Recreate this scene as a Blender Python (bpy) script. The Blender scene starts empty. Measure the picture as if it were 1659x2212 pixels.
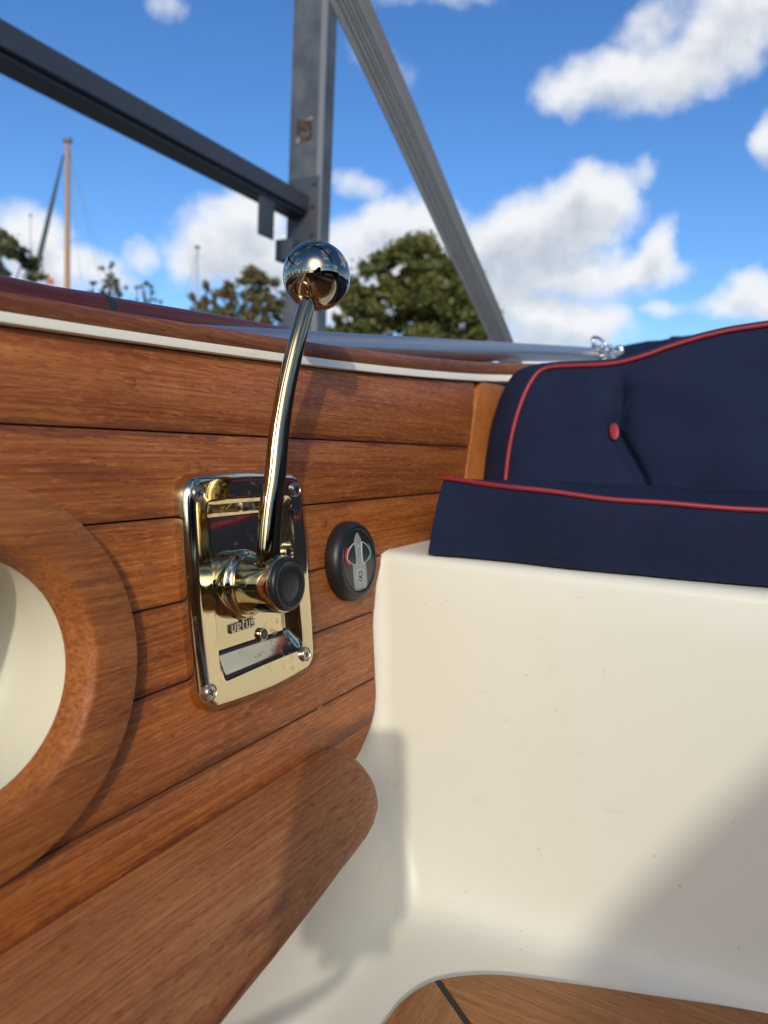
import bpy, bmesh, math, random
import numpy as np
from mathutils import Vector, Matrix
from math import sin, cos, pi, radians
S = bpy.context.scene
C = S.collection
random.seed(7); rng = np.random.default_rng(7)

# ------------------------------------------------------------------ camera
# world: Y runs aft along the cockpit side, X inboard, Z up, origin at the photographer's lens
FP = 1533.0
def nz(v):
    v = np.array(v, float); return v/np.linalg.norm(v)
_U = nz((.044, .9945, .0939)); _h = np.array((839/1750., .057, -.876))
_Y = nz(_h-_h.dot(_U)*_U); _X = np.cross(_Y, _U)
M = np.array([_X, _Y, _U])
def ray(x, y): return M@np.array(((x-829.5)/FP, (1106-y)/FP, -1.))
cam = bpy.data.cameras.new('camera'); co = bpy.data.objects.new('camera', cam); C.objects.link(co)
co.matrix_world = Matrix([list(M[0])+[0], list(M[1])+[0], list(M[2])+[0], [0, 0, 0, 1]])
cam.sensor_fit = 'VERTICAL'; cam.sensor_height = 24; cam.sensor_width = 18
cam.lens = 24*FP/2212
cam.clip_start = .01; cam.clip_end = 5000
cam.dof.use_dof = True; cam.dof.focus_distance = .47; cam.dof.aperture_fstop = 5.0
S.camera = co
S.view_settings.view_transform = 'Standard'; S.view_settings.look = 'None'
S.view_settings.exposure = 0.0; S.view_settings.gamma = 1.0
S.view_settings.use_curve_mapping = False
S.render.resolution_x = 768; S.render.resolution_y = 1024
S.cycles.max_bounces = 8; S.cycles.glossy_bounces = 5; S.cycles.caustics_reflective = True

# ------------------------------------------------------------------ sun and sky
SUN = nz(M@nz((-.004, .345, .945)))
SUN_EL = math.asin(SUN[2]); SUN_AZ = math.atan2(SUN[0], SUN[1])
sl = bpy.data.lights.new('sun', 'SUN'); sl.energy = 1.5; sl.angle = radians(1.0); sl.color = (1.0, .93, .81)
so = bpy.data.objects.new('sun', sl); C.objects.link(so)
so.rotation_euler = Vector(SUN).to_track_quat('Z', 'Y').to_euler()

W = bpy.data.worlds.new("World"); S.world = W; W.use_nodes = True
wn = W.node_tree.nodes; wl = W.node_tree.links; wn.clear()
class G:
    """small helper to write shader maths"""
    def __init__(s, nodes, links): s.n = nodes; s.l = links
    def put(s, node, i, v):
        if v is None: return
        if hasattr(v, 'is_output') or isinstance(v, bpy.types.NodeSocket): s.l.new(v, node.inputs[i])
        else: node.inputs[i].default_value = v
    def m(s, op, a, b=None, c=None, clamp=False):
        n = s.n.new('ShaderNodeMath'); n.operation = op; n.use_clamp = clamp
        s.put(n, 0, a); s.put(n, 1, b); s.put(n, 2, c); return n.outputs[0]
    def v(s, op, a, b=None, out=0):
        n = s.n.new('ShaderNodeVectorMath'); n.operation = op
        s.put(n, 0, a)
        if b is not None:
            if op == 'SCALE': s.put(n, 3, b)
            else: s.put(n, 1, b)
        return n.outputs[out]
    def noise(s, vec, scale, detail=4, rough=.5, dist=0., out=0):
        n = s.n.new('ShaderNodeTexNoise'); s.put(n, 'Vector', vec); n.inputs['Scale'].default_value = scale
        n.inputs['Detail'].default_value = detail; n.inputs['Roughness'].default_value = rough
        n.inputs['Distortion'].default_value = dist; return n.outputs[out]
    def mix(s, f, a, b, bt='MIX', dt='RGBA'):
        n = s.n.new('ShaderNodeMix'); n.data_type = dt
        if dt == 'RGBA': n.blend_type = bt
        ia = [i for i in n.inputs if i.enabled and i.name in 'AB']
        s.put(n, 0, f)
        for sock, val in ((ia[0], a), (ia[1], b)):
            if isinstance(val, bpy.types.NodeSocket): s.l.new(val, sock)
            else: sock.default_value = val
        return [o for o in n.outputs if o.enabled][0]
    def ss(s, x, lo, hi, a=0., b=1.):
        n = s.n.new('ShaderNodeMapRange'); n.interpolation_type = 'SMOOTHSTEP'
        s.put(n, 0, x); s.put(n, 1, lo); s.put(n, 2, hi); s.put(n, 3, a); s.put(n, 4, b); return n.outputs[0]
    def lin(s, x, lo, hi, a=0., b=1.):
        n = s.n.new('ShaderNodeMapRange')
        s.put(n, 0, x); s.put(n, 1, lo); s.put(n, 2, hi); s.put(n, 3, a); s.put(n, 4, b); return n.outputs[0]
    def xyz(s, x, y, z):
        n = s.n.new('ShaderNodeCombineXYZ'); s.put(n, 0, x); s.put(n, 1, y); s.put(n, 2, z); return n.outputs[0]
    def sep(s, v):
        n = s.n.new('ShaderNodeSeparateXYZ'); s.l.new(v, n.inputs[0]); return n.outputs
    def ramp(s, f, stops):
        n = s.n.new('ShaderNodeValToRGB'); s.put(n, 0, f)
        e = n.color_ramp.elements
        while len(e) > 1: e.remove(e[-1])
        e[0].position = stops[0][0]; e[0].color = (*stops[0][1], 1)
        for p, c in stops[1:]:
            x = e.new(p); x.color = (*c, 1)
        return n.outputs[0]
g = G(wn, wl)
tc = wn.new('ShaderNodeTexCoord').outputs['Generated']
D = g.v('NORMALIZE', tc)
sky = wn.new('ShaderNodeTexSky'); sky.sky_type = 'NISHITA'; sky.sun_disc = False
sky.sun_elevation = SUN_EL; sky.sun_rotation = SUN_AZ
sky.air_density = 1.0; sky.dust_density = .35; sky.ozone_density = 2.2; sky.altitude = 10
SKYS = .122
# cumulus bank over the stern: laid out on the sky around one fixed compass direction
Fd = nz(ray(829, 700)); Rd = nz(np.cross(Fd, (0, 0, 1))); Ud = np.cross(Rd, Fd)
def tp(x, y):
    d = ray(x, y); d = d/np.linalg.norm(d); k = d.dot(Fd); return d.dot(Rd)/k, d.dot(Ud)/k
k = g.v('DOT_PRODUCT', D, tuple(Fd), out=1)
kk = g.m('MAXIMUM', k, .05)
cu = g.m('DIVIDE', g.v('DOT_PRODUCT', D, tuple(Rd), out=1), kk)
cv = g.m('DIVIDE', g.v('DOT_PRODUCT', D, tuple(Ud), out=1), kk)
CLOUDS = [ # centre x, y, half width, half height, tilt in the 1659x2212 frame, strength
 (1500,120,190,75,-28,1),(1330,165,130,55,-12,1),(1610,30,130,90,-35,1),(1240,190,75,45,0,.9),(1410,60,90,60,-40,.7),
 (1270,430,95,65,-10,1.1),(1190,500,170,85,-15,1.2),(1320,430,60,45,20,.9),(1110,570,150,90,0,1.1),(1230,590,170,55,0,1.1),
 (1350,590,120,35,-5,1),(1425,545,40,60,10,1.),(1200,690,150,60,0,1.1),(1290,680,70,50,0,.9),(1060,660,120,80,0,1.1),
 (1375,385,38,24,-20,.5),(870,500,120,70,-8,1.2),(790,545,110,75,0,1.1),(900,600,180,95,0,1.1),(740,660,130,70,0,.9),
 (490,530,130,80,-5,1.1),(545,480,75,60,0,1.1),(590,560,90,70,0,1.1),(420,550,70,45,0,.9),
 (70,500,85,55,10,1.1),(110,570,110,60,10,1.),(200,580,90,40,15,.8),(300,540,32,28,0,.55),(30,640,120,70,0,1),
 (1590,665,100,34,0,.85),(1650,650,80,50,0,.9),(1655,285,34,44,0,.9),(770,400,62,26,5,.45),(1430,660,50,16,0,.45),
 (360,8,36,22,0,.4),(960,-5,110,22,0,.35),(830,130,60,30,30,.25),(1160,760,140,60,0,1.)]
def field(u, v):
    P = g.xyz(u, v, 0.)
    w1 = g.noise(P, 9., 4, .55, out=1); w1 = g.v('SUBTRACT', w1, (.5, .5, .5))
    w2 = g.noise(P, 30., 3, .55, out=1); w2 = g.v('SUBTRACT', w2, (.5, .5, .5))
    P = g.v('ADD', P, g.v('SCALE', w1, .060)); P = g.v('ADD', P, g.v('SCALE', w2, .018))
    acc = None
    for (x, y, rx, ry, t, s_) in CLOUDS:
        a, b = tp(x, y); t = radians(-t); rx /= FP*.88; ry /= FP*.88
        q = g.v('SUBTRACT', P, (a, b, 0))
        A = g.v('DOT_PRODUCT', q, (cos(t)/rx, sin(t)/rx, 0), out=1)
        B = g.v('DOT_PRODUCT', q, (-sin(t)/ry, cos(t)/ry, 0), out=1)
        r2 = g.m('MULTIPLY_ADD', A, A, g.m('MULTIPLY', B, B))
        f = g.m('MULTIPLY_ADD', r2, -s_, s_)
        acc = f if acc is None else g.m('SMOOTH_MAX', acc, f, .25)
    n = g.noise(g.xyz(u, v, 3.3), 15., 7, .60)
    return g.m('ADD', acc, g.m('MULTIPLY_ADD', n, 1.6, -.86))
f0 = field(cu, cv)
f1 = field(g.m('ADD', cu, .006), g.m('ADD', cv, .030))
inn = g.ss(k, .70, .80)
dens_a = g.m('MULTIPLY', g.ss(f0, -.30, .90), inn)
# elsewhere in the sky the same sort of broken cloud
zz = g.m('MAXIMUM', g.sep(D)[2], .02)
pp = g.v('SCALE', D, g.m('DIVIDE', 1., g.m('ADD', zz, .12)))
nb = g.noise(pp, 1.15, 7, .55, .1); nb2 = g.noise(g.v('ADD', pp, tuple(SUN*-.12)), 1.15, 7, .55, .1)
dens_b = g.m('MULTIPLY', g.m('MULTIPLY', g.ss(nb, .50, .66), g.m('SUBTRACT', 1., inn)), g.ss(zz, .02, .10))
shade_a = g.ss(f1, .30, 1.45, 0., .9)
shade_b = g.ss(nb2, .52, .72, 0., 1.)
shade = g.mix(inn, shade_b, shade_a, dt='FLOAT')
fine = g.noise(g.xyz(cu, cv, 1.), 14., 5, .6)
shade = g.m('MULTIPLY_ADD', g.m('SUBTRACT', fine, .5), .7, shade, clamp=True)
bright = g.mix(shade, (.93, .94, .95, 1), (.46, .53, .62, 1))
sund = g.v('DOT_PRODUCT', D, tuple(SUN), out=1)
glow = g.m('POWER', g.m('MAXIMUM', sund, 0.), 60.)
hue = wn.new('ShaderNodeHueSaturation'); hue.inputs['Saturation'].default_value = 1.22; hue.inputs['Value'].default_value = 1.
wl.new(sky.outputs[0], hue.inputs['Color'])
skyc = g.mix(1., hue.outputs[0], (.96, 1.10, 1.33, 1), 'MULTIPLY')
skyc = g.mix(1., skyc, (SKYS,)*3+(1,), 'MULTIPLY')
dens = g.m('MULTIPLY', g.m('MAXIMUM', dens_a, dens_b), .96)
allc = g.mix(dens, skyc, bright)
allc = g.mix(1., allc, g.v('SCALE', (9.0, 8.0, 6.1), g.m('POWER', g.m('MAXIMUM', sund, 0.), 34.)), 'ADD')
bg = wn.new('ShaderNodeBackground'); wl.new(allc, bg.inputs[0]); bg.inputs[1].default_value = 1.0
wo = wn.new('ShaderNodeOutputWorld'); wl.new(bg.outputs[0], wo.inputs[0])
W.cycles.sampling_method = 'MANUAL'; W.cycles.sample_map_resolution = 1024

# ------------------------------------------------------------------ materials
MATS = {}
def mat(name, col=(.5, .5, .5), rough=.5, metal=0., fn=None, **kw):
    m = bpy.data.materials.new(name); m.use_nodes = True
    b = m.node_tree.nodes['Principled BSDF']
    b.inputs['Base Color'].default_value = (*col, 1); b.inputs['Roughness'].default_value = rough
    b.inputs['Metallic'].default_value = metal
    for k_, v_ in kw.items(): b.inputs[k_.replace('_', ' ')].default_value = v_
    if fn: fn(G(m.node_tree.nodes, m.node_tree.links), b)
    MATS[name] = m; return m
def bump(h, b, height, dist, strength=1.):
    n = h.n.new('ShaderNodeBump'); n.inputs['Distance'].default_value = dist; n.inputs['Strength'].default_value = strength
    h.l.new(height, n.inputs['Height']); h.l.new(n.outputs[0], b.inputs['Normal'])
def objco(h): return h.n.new('ShaderNodeTexCoord').outputs['Object']
def wood(name, axis=1, dark=(.115, .025, .0065), mid=(.35, .097, .019), light=(.60, .225, .053), rough=.42, spec=.4, sc=1., purple=.14, fleck=.5, coat=0., cross=2, warp=.003, joints=()):
    """teak: long pores and flecks along `axis`; every board shifted by its own random number"""
    def f(h, b):
        p = objco(h)
        oi = h.n.new('ShaderNodeObjectInfo').outputs['Random']
        off = h.v('SCALE', h.xyz(1., 1., 1.), h.m('MULTIPLY', oi, 7.))
        p = h.v('ADD', p, off)
        wv = h.noise(p, 7*sc, 3, .5, out=1)
        p = h.v('ADD', p, h.v('SCALE', h.v('SUBTRACT', wv, (.5, .5, .5)), warp))
        def st(along, across):
            s = [across]*3; s[axis] = along; return h.v('MULTIPLY', p, tuple(x*sc for x in s))
        grain = h.noise(st(9, 560), 1., 4, .65)
        fl = h.noise(st(85, 620), 1., 3, .6)
        pores = h.noise(st(130, 1100), 1., 2, .5)
        broad = h.noise(st(1.8, 62), 1., 3, .6)
        patch = h.noise(p, 11*sc, 4, .6)
        c = h.m('MULTIPLY_ADD', h.m('SUBTRACT', grain, .5), 1.15, h.m('MULTIPLY_ADD', h.m('SUBTRACT', broad, .5), .55, .53))
        c = h.m('MULTIPLY_ADD', h.m('SUBTRACT', patch, .5), .4, c)
        col = h.ramp(c, [(.12, dark), (.48, mid), (.92, light)])
        fm = h.m('MULTIPLY', h.ss(fl, .52, .68), fleck)
        col = h.mix(fm, col, (light[0]*1.15, light[1]*1.15, light[2]*1.1, 1))
        dk = h.m('MULTIPLY', h.ss(pores, .56, .74), .5)
        col = h.mix(dk, col, (dark[0]*.6, dark[1]*.55, dark[2]*.7, 1))
        stain = h.m('MULTIPLY', h.ss(h.noise(st(5, 40), 1., 5, .65), .58, .72), purple)
        col = h.mix(stain, col, (.10, .026, .020, 1))
        spots = h.m('MULTIPLY', h.ss(h.noise(h.v('MULTIPLY', p, (1., 1., 1.)), 120*sc, 1, .5), .76, .82), .45)
        col = h.mix(spots, col, (.05, .014, .01, 1))
        if joints:
            pz = h.sep(objco(h))[2]; dm = None
            for lv in joints:
                d_ = h.m('ABSOLUTE', h.m('SUBTRACT', pz, lv)); dm = d_ if dm is None else h.m('MINIMUM', dm, d_)
            nn_ = h.noise(st(14, 90), 1., 4, .6)
            js = h.ss(h.m('SUBTRACT', dm, h.m('MULTIPLY', h.m('MAXIMUM', h.m('SUBTRACT', nn_, .42), 0.), .018)), .0020, .0003)
            col = h.mix(h.m('MULTIPLY', js, .50), col, (.075, .020, .016, 1))
        tint = h.mix(oi, (.90, .86, .84, 1), (1.08, 1.05, 1.0, 1))
        col = h.mix(1., col, tint, 'MULTIPLY')
        h.l.new(col, b.inputs['Base Color'])
        h.l.new(h.lin(fl, .3, .7, rough+.12, rough-.05), b.inputs['Roughness'])
        b.inputs['Specular IOR Level'].default_value = spec
        b.inputs['Coat Weight'].default_value = coat; b.inputs['Coat Roughness'].default_value = .12
        hh = h.m('MULTIPLY_ADD', grain, .7, h.m('MULTIPLY', fl, .6)); hh = h.m('SUBTRACT', hh, h.m('MULTIPLY', dk, .5))
        bump(h, b, hh, .0004, 1.)
    return mat(name, fn=f)
TEAK = wood('teak_oiled', joints=(.002, -.047, -.096, -.142, -.197, -.2285))
TEAKX = wood('teak_cross_grain', axis=0, mid=(.25, .095, .025), rough=.40)
RINGW = wood('teak_ring', dark=(.13, .033, .009), mid=(.34, .105, .023), light=(.55, .215, .056), rough=.48, fleck=.4, purple=.2)
LEDW = wood('teak_ledge', dark=(.115, .036, .013), mid=(.33, .122, .040), light=(.52, .235, .088), rough=.55, fleck=.3, purple=.6)
TRIMW = wood('oak_trim', axis=2, dark=(.20, .055, .012), mid=(.38, .125, .026), light=(.56, .21, .05), rough=.4)
MAHO = wood('mahogany_varnished', dark=(.035, .007, .005), mid=(.085, .016, .010), light=(.14, .030, .016), rough=.32, purple=.2, fleck=.15, coat=.2)
CAPW = wood('teak_cap', dark=(.08, .022, .010), mid=(.20, .058, .018), light=(.36, .135, .042), rough=.45)
FLRA = wood('teak_floor_long', axis=1, mid=(.34, .135, .038), light=(.50, .23, .075), rough=.45, fleck=.3, purple=.2)
FLRX = wood('teak_floor_wide', axis=0, mid=(.34, .135, .038), light=(.50, .23, .075), rough=.45, fleck=.3, purple=.2)
def f_gel(h, b):
    p = objco(h)
    n1 = h.noise(p, 3.5, 4, .5); n2 = h.noise(p, 160, 2, .5)
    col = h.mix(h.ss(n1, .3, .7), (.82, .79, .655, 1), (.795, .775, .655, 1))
    sp = h.m('MULTIPLY', h.ss(n2, .73, .78), .35)
    col = h.mix(sp, col, (.45, .36, .22, 1))
    st = h.m('MULTIPLY', h.ss(h.noise(h.v('MULTIPLY', p, (30., 30., 60.)), 1., 6, .7), .62, .78), .35)
    col = h.mix(st, col, (.55, .46, .30, 1))
    h.l.new(col, b.inputs['Base Color'])
    b.inputs['Coat Weight'].default_value = .12; b.inputs['Coat Roughness'].default_value = .3
    bump(h, b, h.noise(p, 9, 3, .5), .0010, .35)
GEL = mat('cream_gelcoat', rough=.48, fn=f_gel)
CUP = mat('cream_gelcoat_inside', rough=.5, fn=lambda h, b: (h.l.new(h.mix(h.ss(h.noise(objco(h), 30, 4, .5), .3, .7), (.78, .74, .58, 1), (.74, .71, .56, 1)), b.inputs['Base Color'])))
STRIP = mat('cream_strip_paint', rough=.4, fn=lambda h, b: (h.l.new(h.mix(h.m('MULTIPLY', h.ss(h.noise(h.v('MULTIPLY', objco(h), (60., 14., 60.)), 1., 5, .65), .60, .74), .4), (.90, .83, .64, 1), (.58, .47, .28, 1)), b.inputs['Base Color'])))
def f_brass(h, b):
    p = objco(h)
    n = h.noise(p, 40, 5, .6); n2 = h.noise(p, 220, 3, .6); n3 = h.noise(p, 12, 3, .5)
    w = h.m('MULTIPLY', h.ss(n2, .52, .66), h.ss(h.noise(p, 22, 4, .6), .50, .64))
    col = h.mix(h.ss(n3, .35, .7), (.72, .62, .40, 1), (.66, .58, .40, 1))
    col = h.mix(h.m('MULTIPLY', w, .55), col, (.42, .34, .19, 1))
    h.l.new(col, b.inputs['Base Color'])
    r = h.m('ADD', h.lin(n, .3, .8, .045, .12), h.m('MULTIPLY', w, .22)); h.l.new(r, b.inputs['Roughness'])
    bump(h, b, h.m('MULTIPLY_ADD', n2, .35, n), .00005, .30)
BRASS = mat('polished_brass', metal=1., rough=.08, fn=f_brass)
def f_ball(h, b):
    p = objco(h); n = h.noise(p, 60, 4, .6)
    h.l.new(h.lin(n, .4, .9, .015, .06), b.inputs['Roughness'])
ARMM = mat('lever_brass', metal=1., rough=.1, fn=lambda h, b: (f_brass(h, b), h.l.new(h.mix(h.noise(objco(h), 25, 4, .6), (.33, .25, .13, 1), (.41, .33, .19, 1)), b.inputs['Base Color'])))
HUBM = mat('hub_brass', metal=1., rough=.1, fn=lambda h, b: (f_brass(h, b), h.l.new(h.mix(h.noise(objco(h), 25, 4, .6), (.55, .46, .27, 1), (.62, .53, .34, 1)), b.inputs['Base Color'])))
BALLM = mat('polished_knob', (.37, .32, .235), .02, 1., fn=f_ball)
STEELS = mat('screw_steel', (.52, .47, .40), .32, 1.)
BLKR = mat('black_rubber', (.012, .012, .013), .38)
BLKP = mat('black_plastic', (.014, .014, .015), .42, fn=lambda h, b: bump(h, b, h.noise(objco(h), 900, 2, .5), .00004, .4))
BLKG = mat('black_panel', (.020, .021, .022), .30)
DARK = mat('slot_and_shadow_dark', (.02, .018, .015), .6)
GREYP = mat('grey_print', (.33, .345, .335), .35)
LGREY = mat('light_grey_print', (.62, .64, .63), .4)
SLATE = mat('slate_button', (.035, .045, .047), .22)
REDP = mat('red_print', (.60, .035, .05), .4)
GRNP = mat('green_print', (.02, .22, .13), .4)
SPECK = mat('speckled_plug', rough=.6, fn=lambda h, b: h.l.new(h.ramp(h.noise(objco(h), 1800, 2, .6), [(.5, (.012, .014, .018)), (.62, (.16, .18, .20))]), b.inputs['Base Color']))
def f_navy(h, b):
    p = objco(h)
    w1 = h.n.new('ShaderNodeTexWave'); w1.inputs['Scale'].default_value = 420; w1.bands_direction = 'X'; h.l.new(p, w1.inputs[0])
    w2 = h.n.new('ShaderNodeTexWave'); w2.inputs['Scale'].default_value = 420; w2.bands_direction = 'Z'; h.l.new(p, w2.inputs[0])
    n = h.noise(p, 14, 5, .6); lint = h.ss(h.noise(h.v('MULTIPLY', p, (60., 60., 260.)), 1., 4, .7), .70, .82)
    col = h.mix(n, (.007, .013, .036, 1), (.015, .024, .062, 1))
    col = h.mix(h.m('MULTIPLY', lint, .34), col, (.12, .13, .17, 1))
    h.l.new(col, b.inputs['Base Color'])
    b.inputs['Sheen Weight'].default_value = .0; b.inputs['Sheen Roughness'].default_value = .5
    b.inputs['Specular IOR Level'].default_value = .25
    bump(h, b, h.m('ADD', h.m('ADD', w1.outputs[1], w2.outputs[1]), h.m('MULTIPLY', h.noise(h.v('MULTIPLY', p, (1., 1., 1.6)), 28, 5, .6), 18.)), .00022, .7)
NAVY = mat('navy_canvas', rough=.85, fn=f_navy)
PIPE = mat('red_piping_vinyl', rough=.5, fn=lambda h, b: h.l.new(h.mix(h.noise(objco(h), 60, 4, .6), (.22, .014, .018, 1), (.36, .026, .034, 1)), b.inputs['Base Color']))
THREAD = mat('pale_thread', (.55, .50, .42), .8)
def f_steel(h, b):
    p = objco(h)
    n = h.ss(h.noise(p, 7, 6, .65), .3, .7); n2 = h.noise(h.v('MULTIPLY', p, (40., 40., 4.)), 1., 3, .5)
    col = h.mix(n, (.070, .085, .10, 1), (.14, .150, .158, 1)); col = h.mix(h.m('MULTIPLY', h.ss(n2, .6, .75), .3), col, (.20, .20, .20, 1))
    h.l.new(col, b.inputs['Base Color'])
POSTM = mat('galvanised_steel', rough=.55, metal=.25, fn=f_steel)
BEAMM = mat('dark_painted_steel', rough=.5, fn=lambda h, b: h.l.new(h.mix(h.noise(objco(h), 4, 4, .6), (.040, .046, .060, 1), (.060, .066, .080, 1)), b.inputs['Base Color']))
LIPM = mat('corner_highlight_steel', (.26, .25, .25), .45, .3)
RUST = mat('rust_and_scraped_paint', rough=.8, fn=lambda h, b: h.l.new(h.ramp(h.noise(objco(h), 24, 3, .6), [(.38, (.035, .022, .016)), (.52, (.09, .06, .045)), (.60, (.34, .32, .32))]), b.inputs['Base Color']))
def f_web(h, b):
    p = objco(h)
    w = h.n.new('ShaderNodeTexWave'); w.inputs['Scale'].default_value = 160; w.bands_direction = 'Z'; w.inputs['Distortion'].default_value = .6; h.l.new(p, w.inputs[0])
    n = h.noise(p, 22, 4, .6)
    col = h.mix(n, (.42, .425, .44, 1), (.58, .58, .58, 1)); col = h.mix(h.m('MULTIPLY', w.outputs[1], .25), col, (.14, .145, .15, 1))
    h.l.new(col, b.inputs['Base Color']); bump(h, b, w.outputs[1], .0004, .5)
WEB = mat('grey_webbing', rough=.8, fn=f_web)
WEBR = mat('red_edge_webbing', (.30, .10, .09), .8)
ALU = mat('brushed_aluminium_tube', (.42, .43, .445), .30, .85, fn=lambda h, b: h.l.new(h.lin(h.noise(h.v('MULTIPLY', objco(h), (300., 9., 300.)), 1., 4, .6), .3, .7, .30, .42), b.inputs['Roughness']))
CHROME = mat('shiny_steel', (.42, .43, .44), .22, 1.)
HULLM = mat('navy_hull_paint', (.015, .022, .05), .25)
WHITEP = mat('white_boat_paint', (.78, .78, .76), .4)
DECKP = mat('pale_grey_deck_paint', (.50, .54, .60), .35)
CAULK = mat('black_caulk', (.016, .016, .018), .6)
SPAR = mat('varnished_spar', (.42, .22, .09), .5)
SPARG = mat('teal_sail_cover', (.045, .080, .092), .7)
SPARW = mat('pale_aluminium_mast', (.46, .50, .54), .5)
WIRE = mat('rigging_wire', (.18, .20, .22), .5)
FLAG = mat('orange_red_flag', (.65, .13, .07), .8)
BARK = mat('bark', rough=.9, fn=lambda h, b: h.l.new(h.mix(h.noise(objco(h), 6, 4, .6), (.05, .035, .024, 1), (.10, .075, .05, 1)), b.inputs['Base Color']))
def leafmat(name, a, b_, c):
    def f(h, b):
        oi = h.noise(objco(h), .9, 3, .6); n2 = h.noise(objco(h), 7., 2, .6)
        col = h.mix(h.ss(oi, .35, .65), (*a, 1), (*b_, 1)); col = h.mix(h.ss(n2, .60, .70), col, (*c, 1))
        h.l.new(col, b.inputs['Base Color']); b.inputs['Subsurface Weight'].default_value = 0.
        tr = h.n.new('ShaderNodeBsdfTranslucent'); h.l.new(col, tr.inputs[0])
        mx = h.n.new('ShaderNodeMixShader'); mx.inputs[0].default_value = .3
        out = h.n['Material Output']; h.l.new(b.outputs[0], mx.inputs[1]); h.l.new(tr.outputs[0], mx.inputs[2]); h.l.new(mx.outputs[0], out.inputs[0])
    return mat(name, rough=.6, fn=f)
LEAF1 = leafmat('olive_leaves', (.10, .12, .026), (.17, .175, .042), (.27, .16, .045))
LEAF2 = leafmat('autumn_leaves', (.13, .14, .055), (.22, .17, .075), (.36, .15, .07))
LEAF3 = leafmat('dark_green_leaves', (.08, .11, .045), (.14, .16, .06), (.17, .15, .06))
WATERM = mat('harbour_water', (.015, .028, .032), .06, fn=lambda h, b: bump(h, b, h.noise(h.v('MULTIPLY', objco(h), (1., 1.6, 1.)), 2.2, 5, .6), .06, .5))
GRASSM = mat('grass_bank', rough=.9, fn=lambda h, b: h.l.new(h.mix(h.noise(objco(h), 1.3, 6, .6), (.035, .055, .015, 1), (.07, .085, .03, 1)), b.inputs['Base Color']))
QUAYM = mat('quay_concrete', rough=.85, fn=lambda h, b: h.l.new(h.mix(h.noise(objco(h), 3, 6, .6), (.11, .105, .095, 1), (.17, .165, .15, 1)), b.inputs['Base Color']))
BRICKM = mat('red_brick_wall', (.22, .09, .06), .85)
ROOFM = mat('roof_tiles', (.12, .05, .035), .8)
GLASSD = mat('dark_glass', (.02, .025, .03), .08)
SCREEN = mat('phone_glass', (.015, .015, .018), .1)

# ------------------------------------------------------------------ mesh helpers
def tag(o, label=None, cat=None, group=None, kind=None):
    if label: o['label'] = label
    if cat: o['category'] = cat
    if group: o['group'] = group
    if kind: o['kind'] = kind
    return o
def mk(name, verts, faces, m, parent=None, smooth=False, sharp=None):
    me = bpy.data.meshes.new(name)
    me.from_pydata([tuple(map(float, v)) for v in verts], [], faces); me.update()
    ms = m if isinstance(m, (list, tuple)) else [m]
    for x in ms: me.materials.append(x)
    if smooth:
        me.polygons.foreach_set('use_smooth', [True]*len(me.polygons))
        if sharp is not None: me.set_sharp_from_angle(angle=radians(sharp))
    o = bpy.data.objects.new(name, me); C.objects.link(o); o.parent = parent; return o
def empty(name, loc=(0, 0, 0)):
    o = bpy.data.objects.new(name, None); C.objects.link(o); o.empty_display_size = .05
    return o
def from_bm(name, bm, m, parent=None, smooth=True, sharp=35):
    bmesh.ops.recalc_face_normals(bm, faces=bm.faces)
    me = bpy.data.meshes.new(name); bm.to_mesh(me); bm.free()
    me.materials.append(m)
    if smooth:
        me.polygons.foreach_set('use_smooth', [True]*len(me.polygons)); me.set_sharp_from_angle(angle=radians(sharp))
    o = bpy.data.objects.new(name, me); C.objects.link(o); o.parent = parent; return o
def prism(name, poly, mp, t0, t1, m, parent=None, bev=0., seg=2, both=False):
    """extrude a 2-D outline from depth t0 to t1; mp(a, b, t) places it; front rim bevelled"""
    bm = bmesh.new()
    A = [bm.verts.new(mp(a, b, t0)) for a, b in poly]; B = [bm.verts.new(mp(a, b, t1)) for a, b in poly]
    n = len(poly); bot = bm.faces.new(A); top = bm.faces.new(B[::-1])
    for i in range(n): bm.faces.new((A[i], B[i], B[(i+1) % n], A[(i+1) % n]))
    bm.normal_update()
    if bev:
        es = list(top.edges)+(list(bot.edges) if both else [])
        bmesh.ops.bevel(bm, geom=es, offset=bev, segments=seg, profile=.5, affect='EDGES')
    bmesh.ops.triangulate(bm, faces=[f for f in bm.faces if len(f.verts) > 4])
    return from_bm(name, bm, m, parent)
def box(name, c, s, m, parent=None, bev=0., rot=None):
    bm = bmesh.new(); bmesh.ops.create_cube(bm, size=1.)
    for v in bm.verts: v.co = Vector((v.co.x*s[0], v.co.y*s[1], v.co.z*s[2]))
    if bev: bmesh.ops.bevel(bm, geom=list(bm.edges), offset=bev, segments=2, profile=.5, affect='EDGES')
    if rot is not None: bmesh.ops.rotate(bm, verts=bm.verts, cent=(0, 0, 0), matrix=rot)
    bmesh.ops.translate(bm, verts=bm.verts, vec=Vector(c))
    return from_bm(name, bm, m, parent)
def frames(P):
    P = [Vector(p) for p in P]; T = []
    for i in range(len(P)):
        a = P[max(0, i-1)]; b = P[min(len(P)-1, i+1)]; T.append((b-a).normalized())
    up = Vector((0, 0, 1)) if abs(T[0].z) < .9 else Vector((1, 0, 0))
    N = [(up-T[0]*up.dot(T[0])).normalized()]
    for i in range(1, len(P)):
        n = N[-1]-T[i]*N[-1].dot(T[i]); N.append(n.normalized())
    return P, T, N
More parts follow.
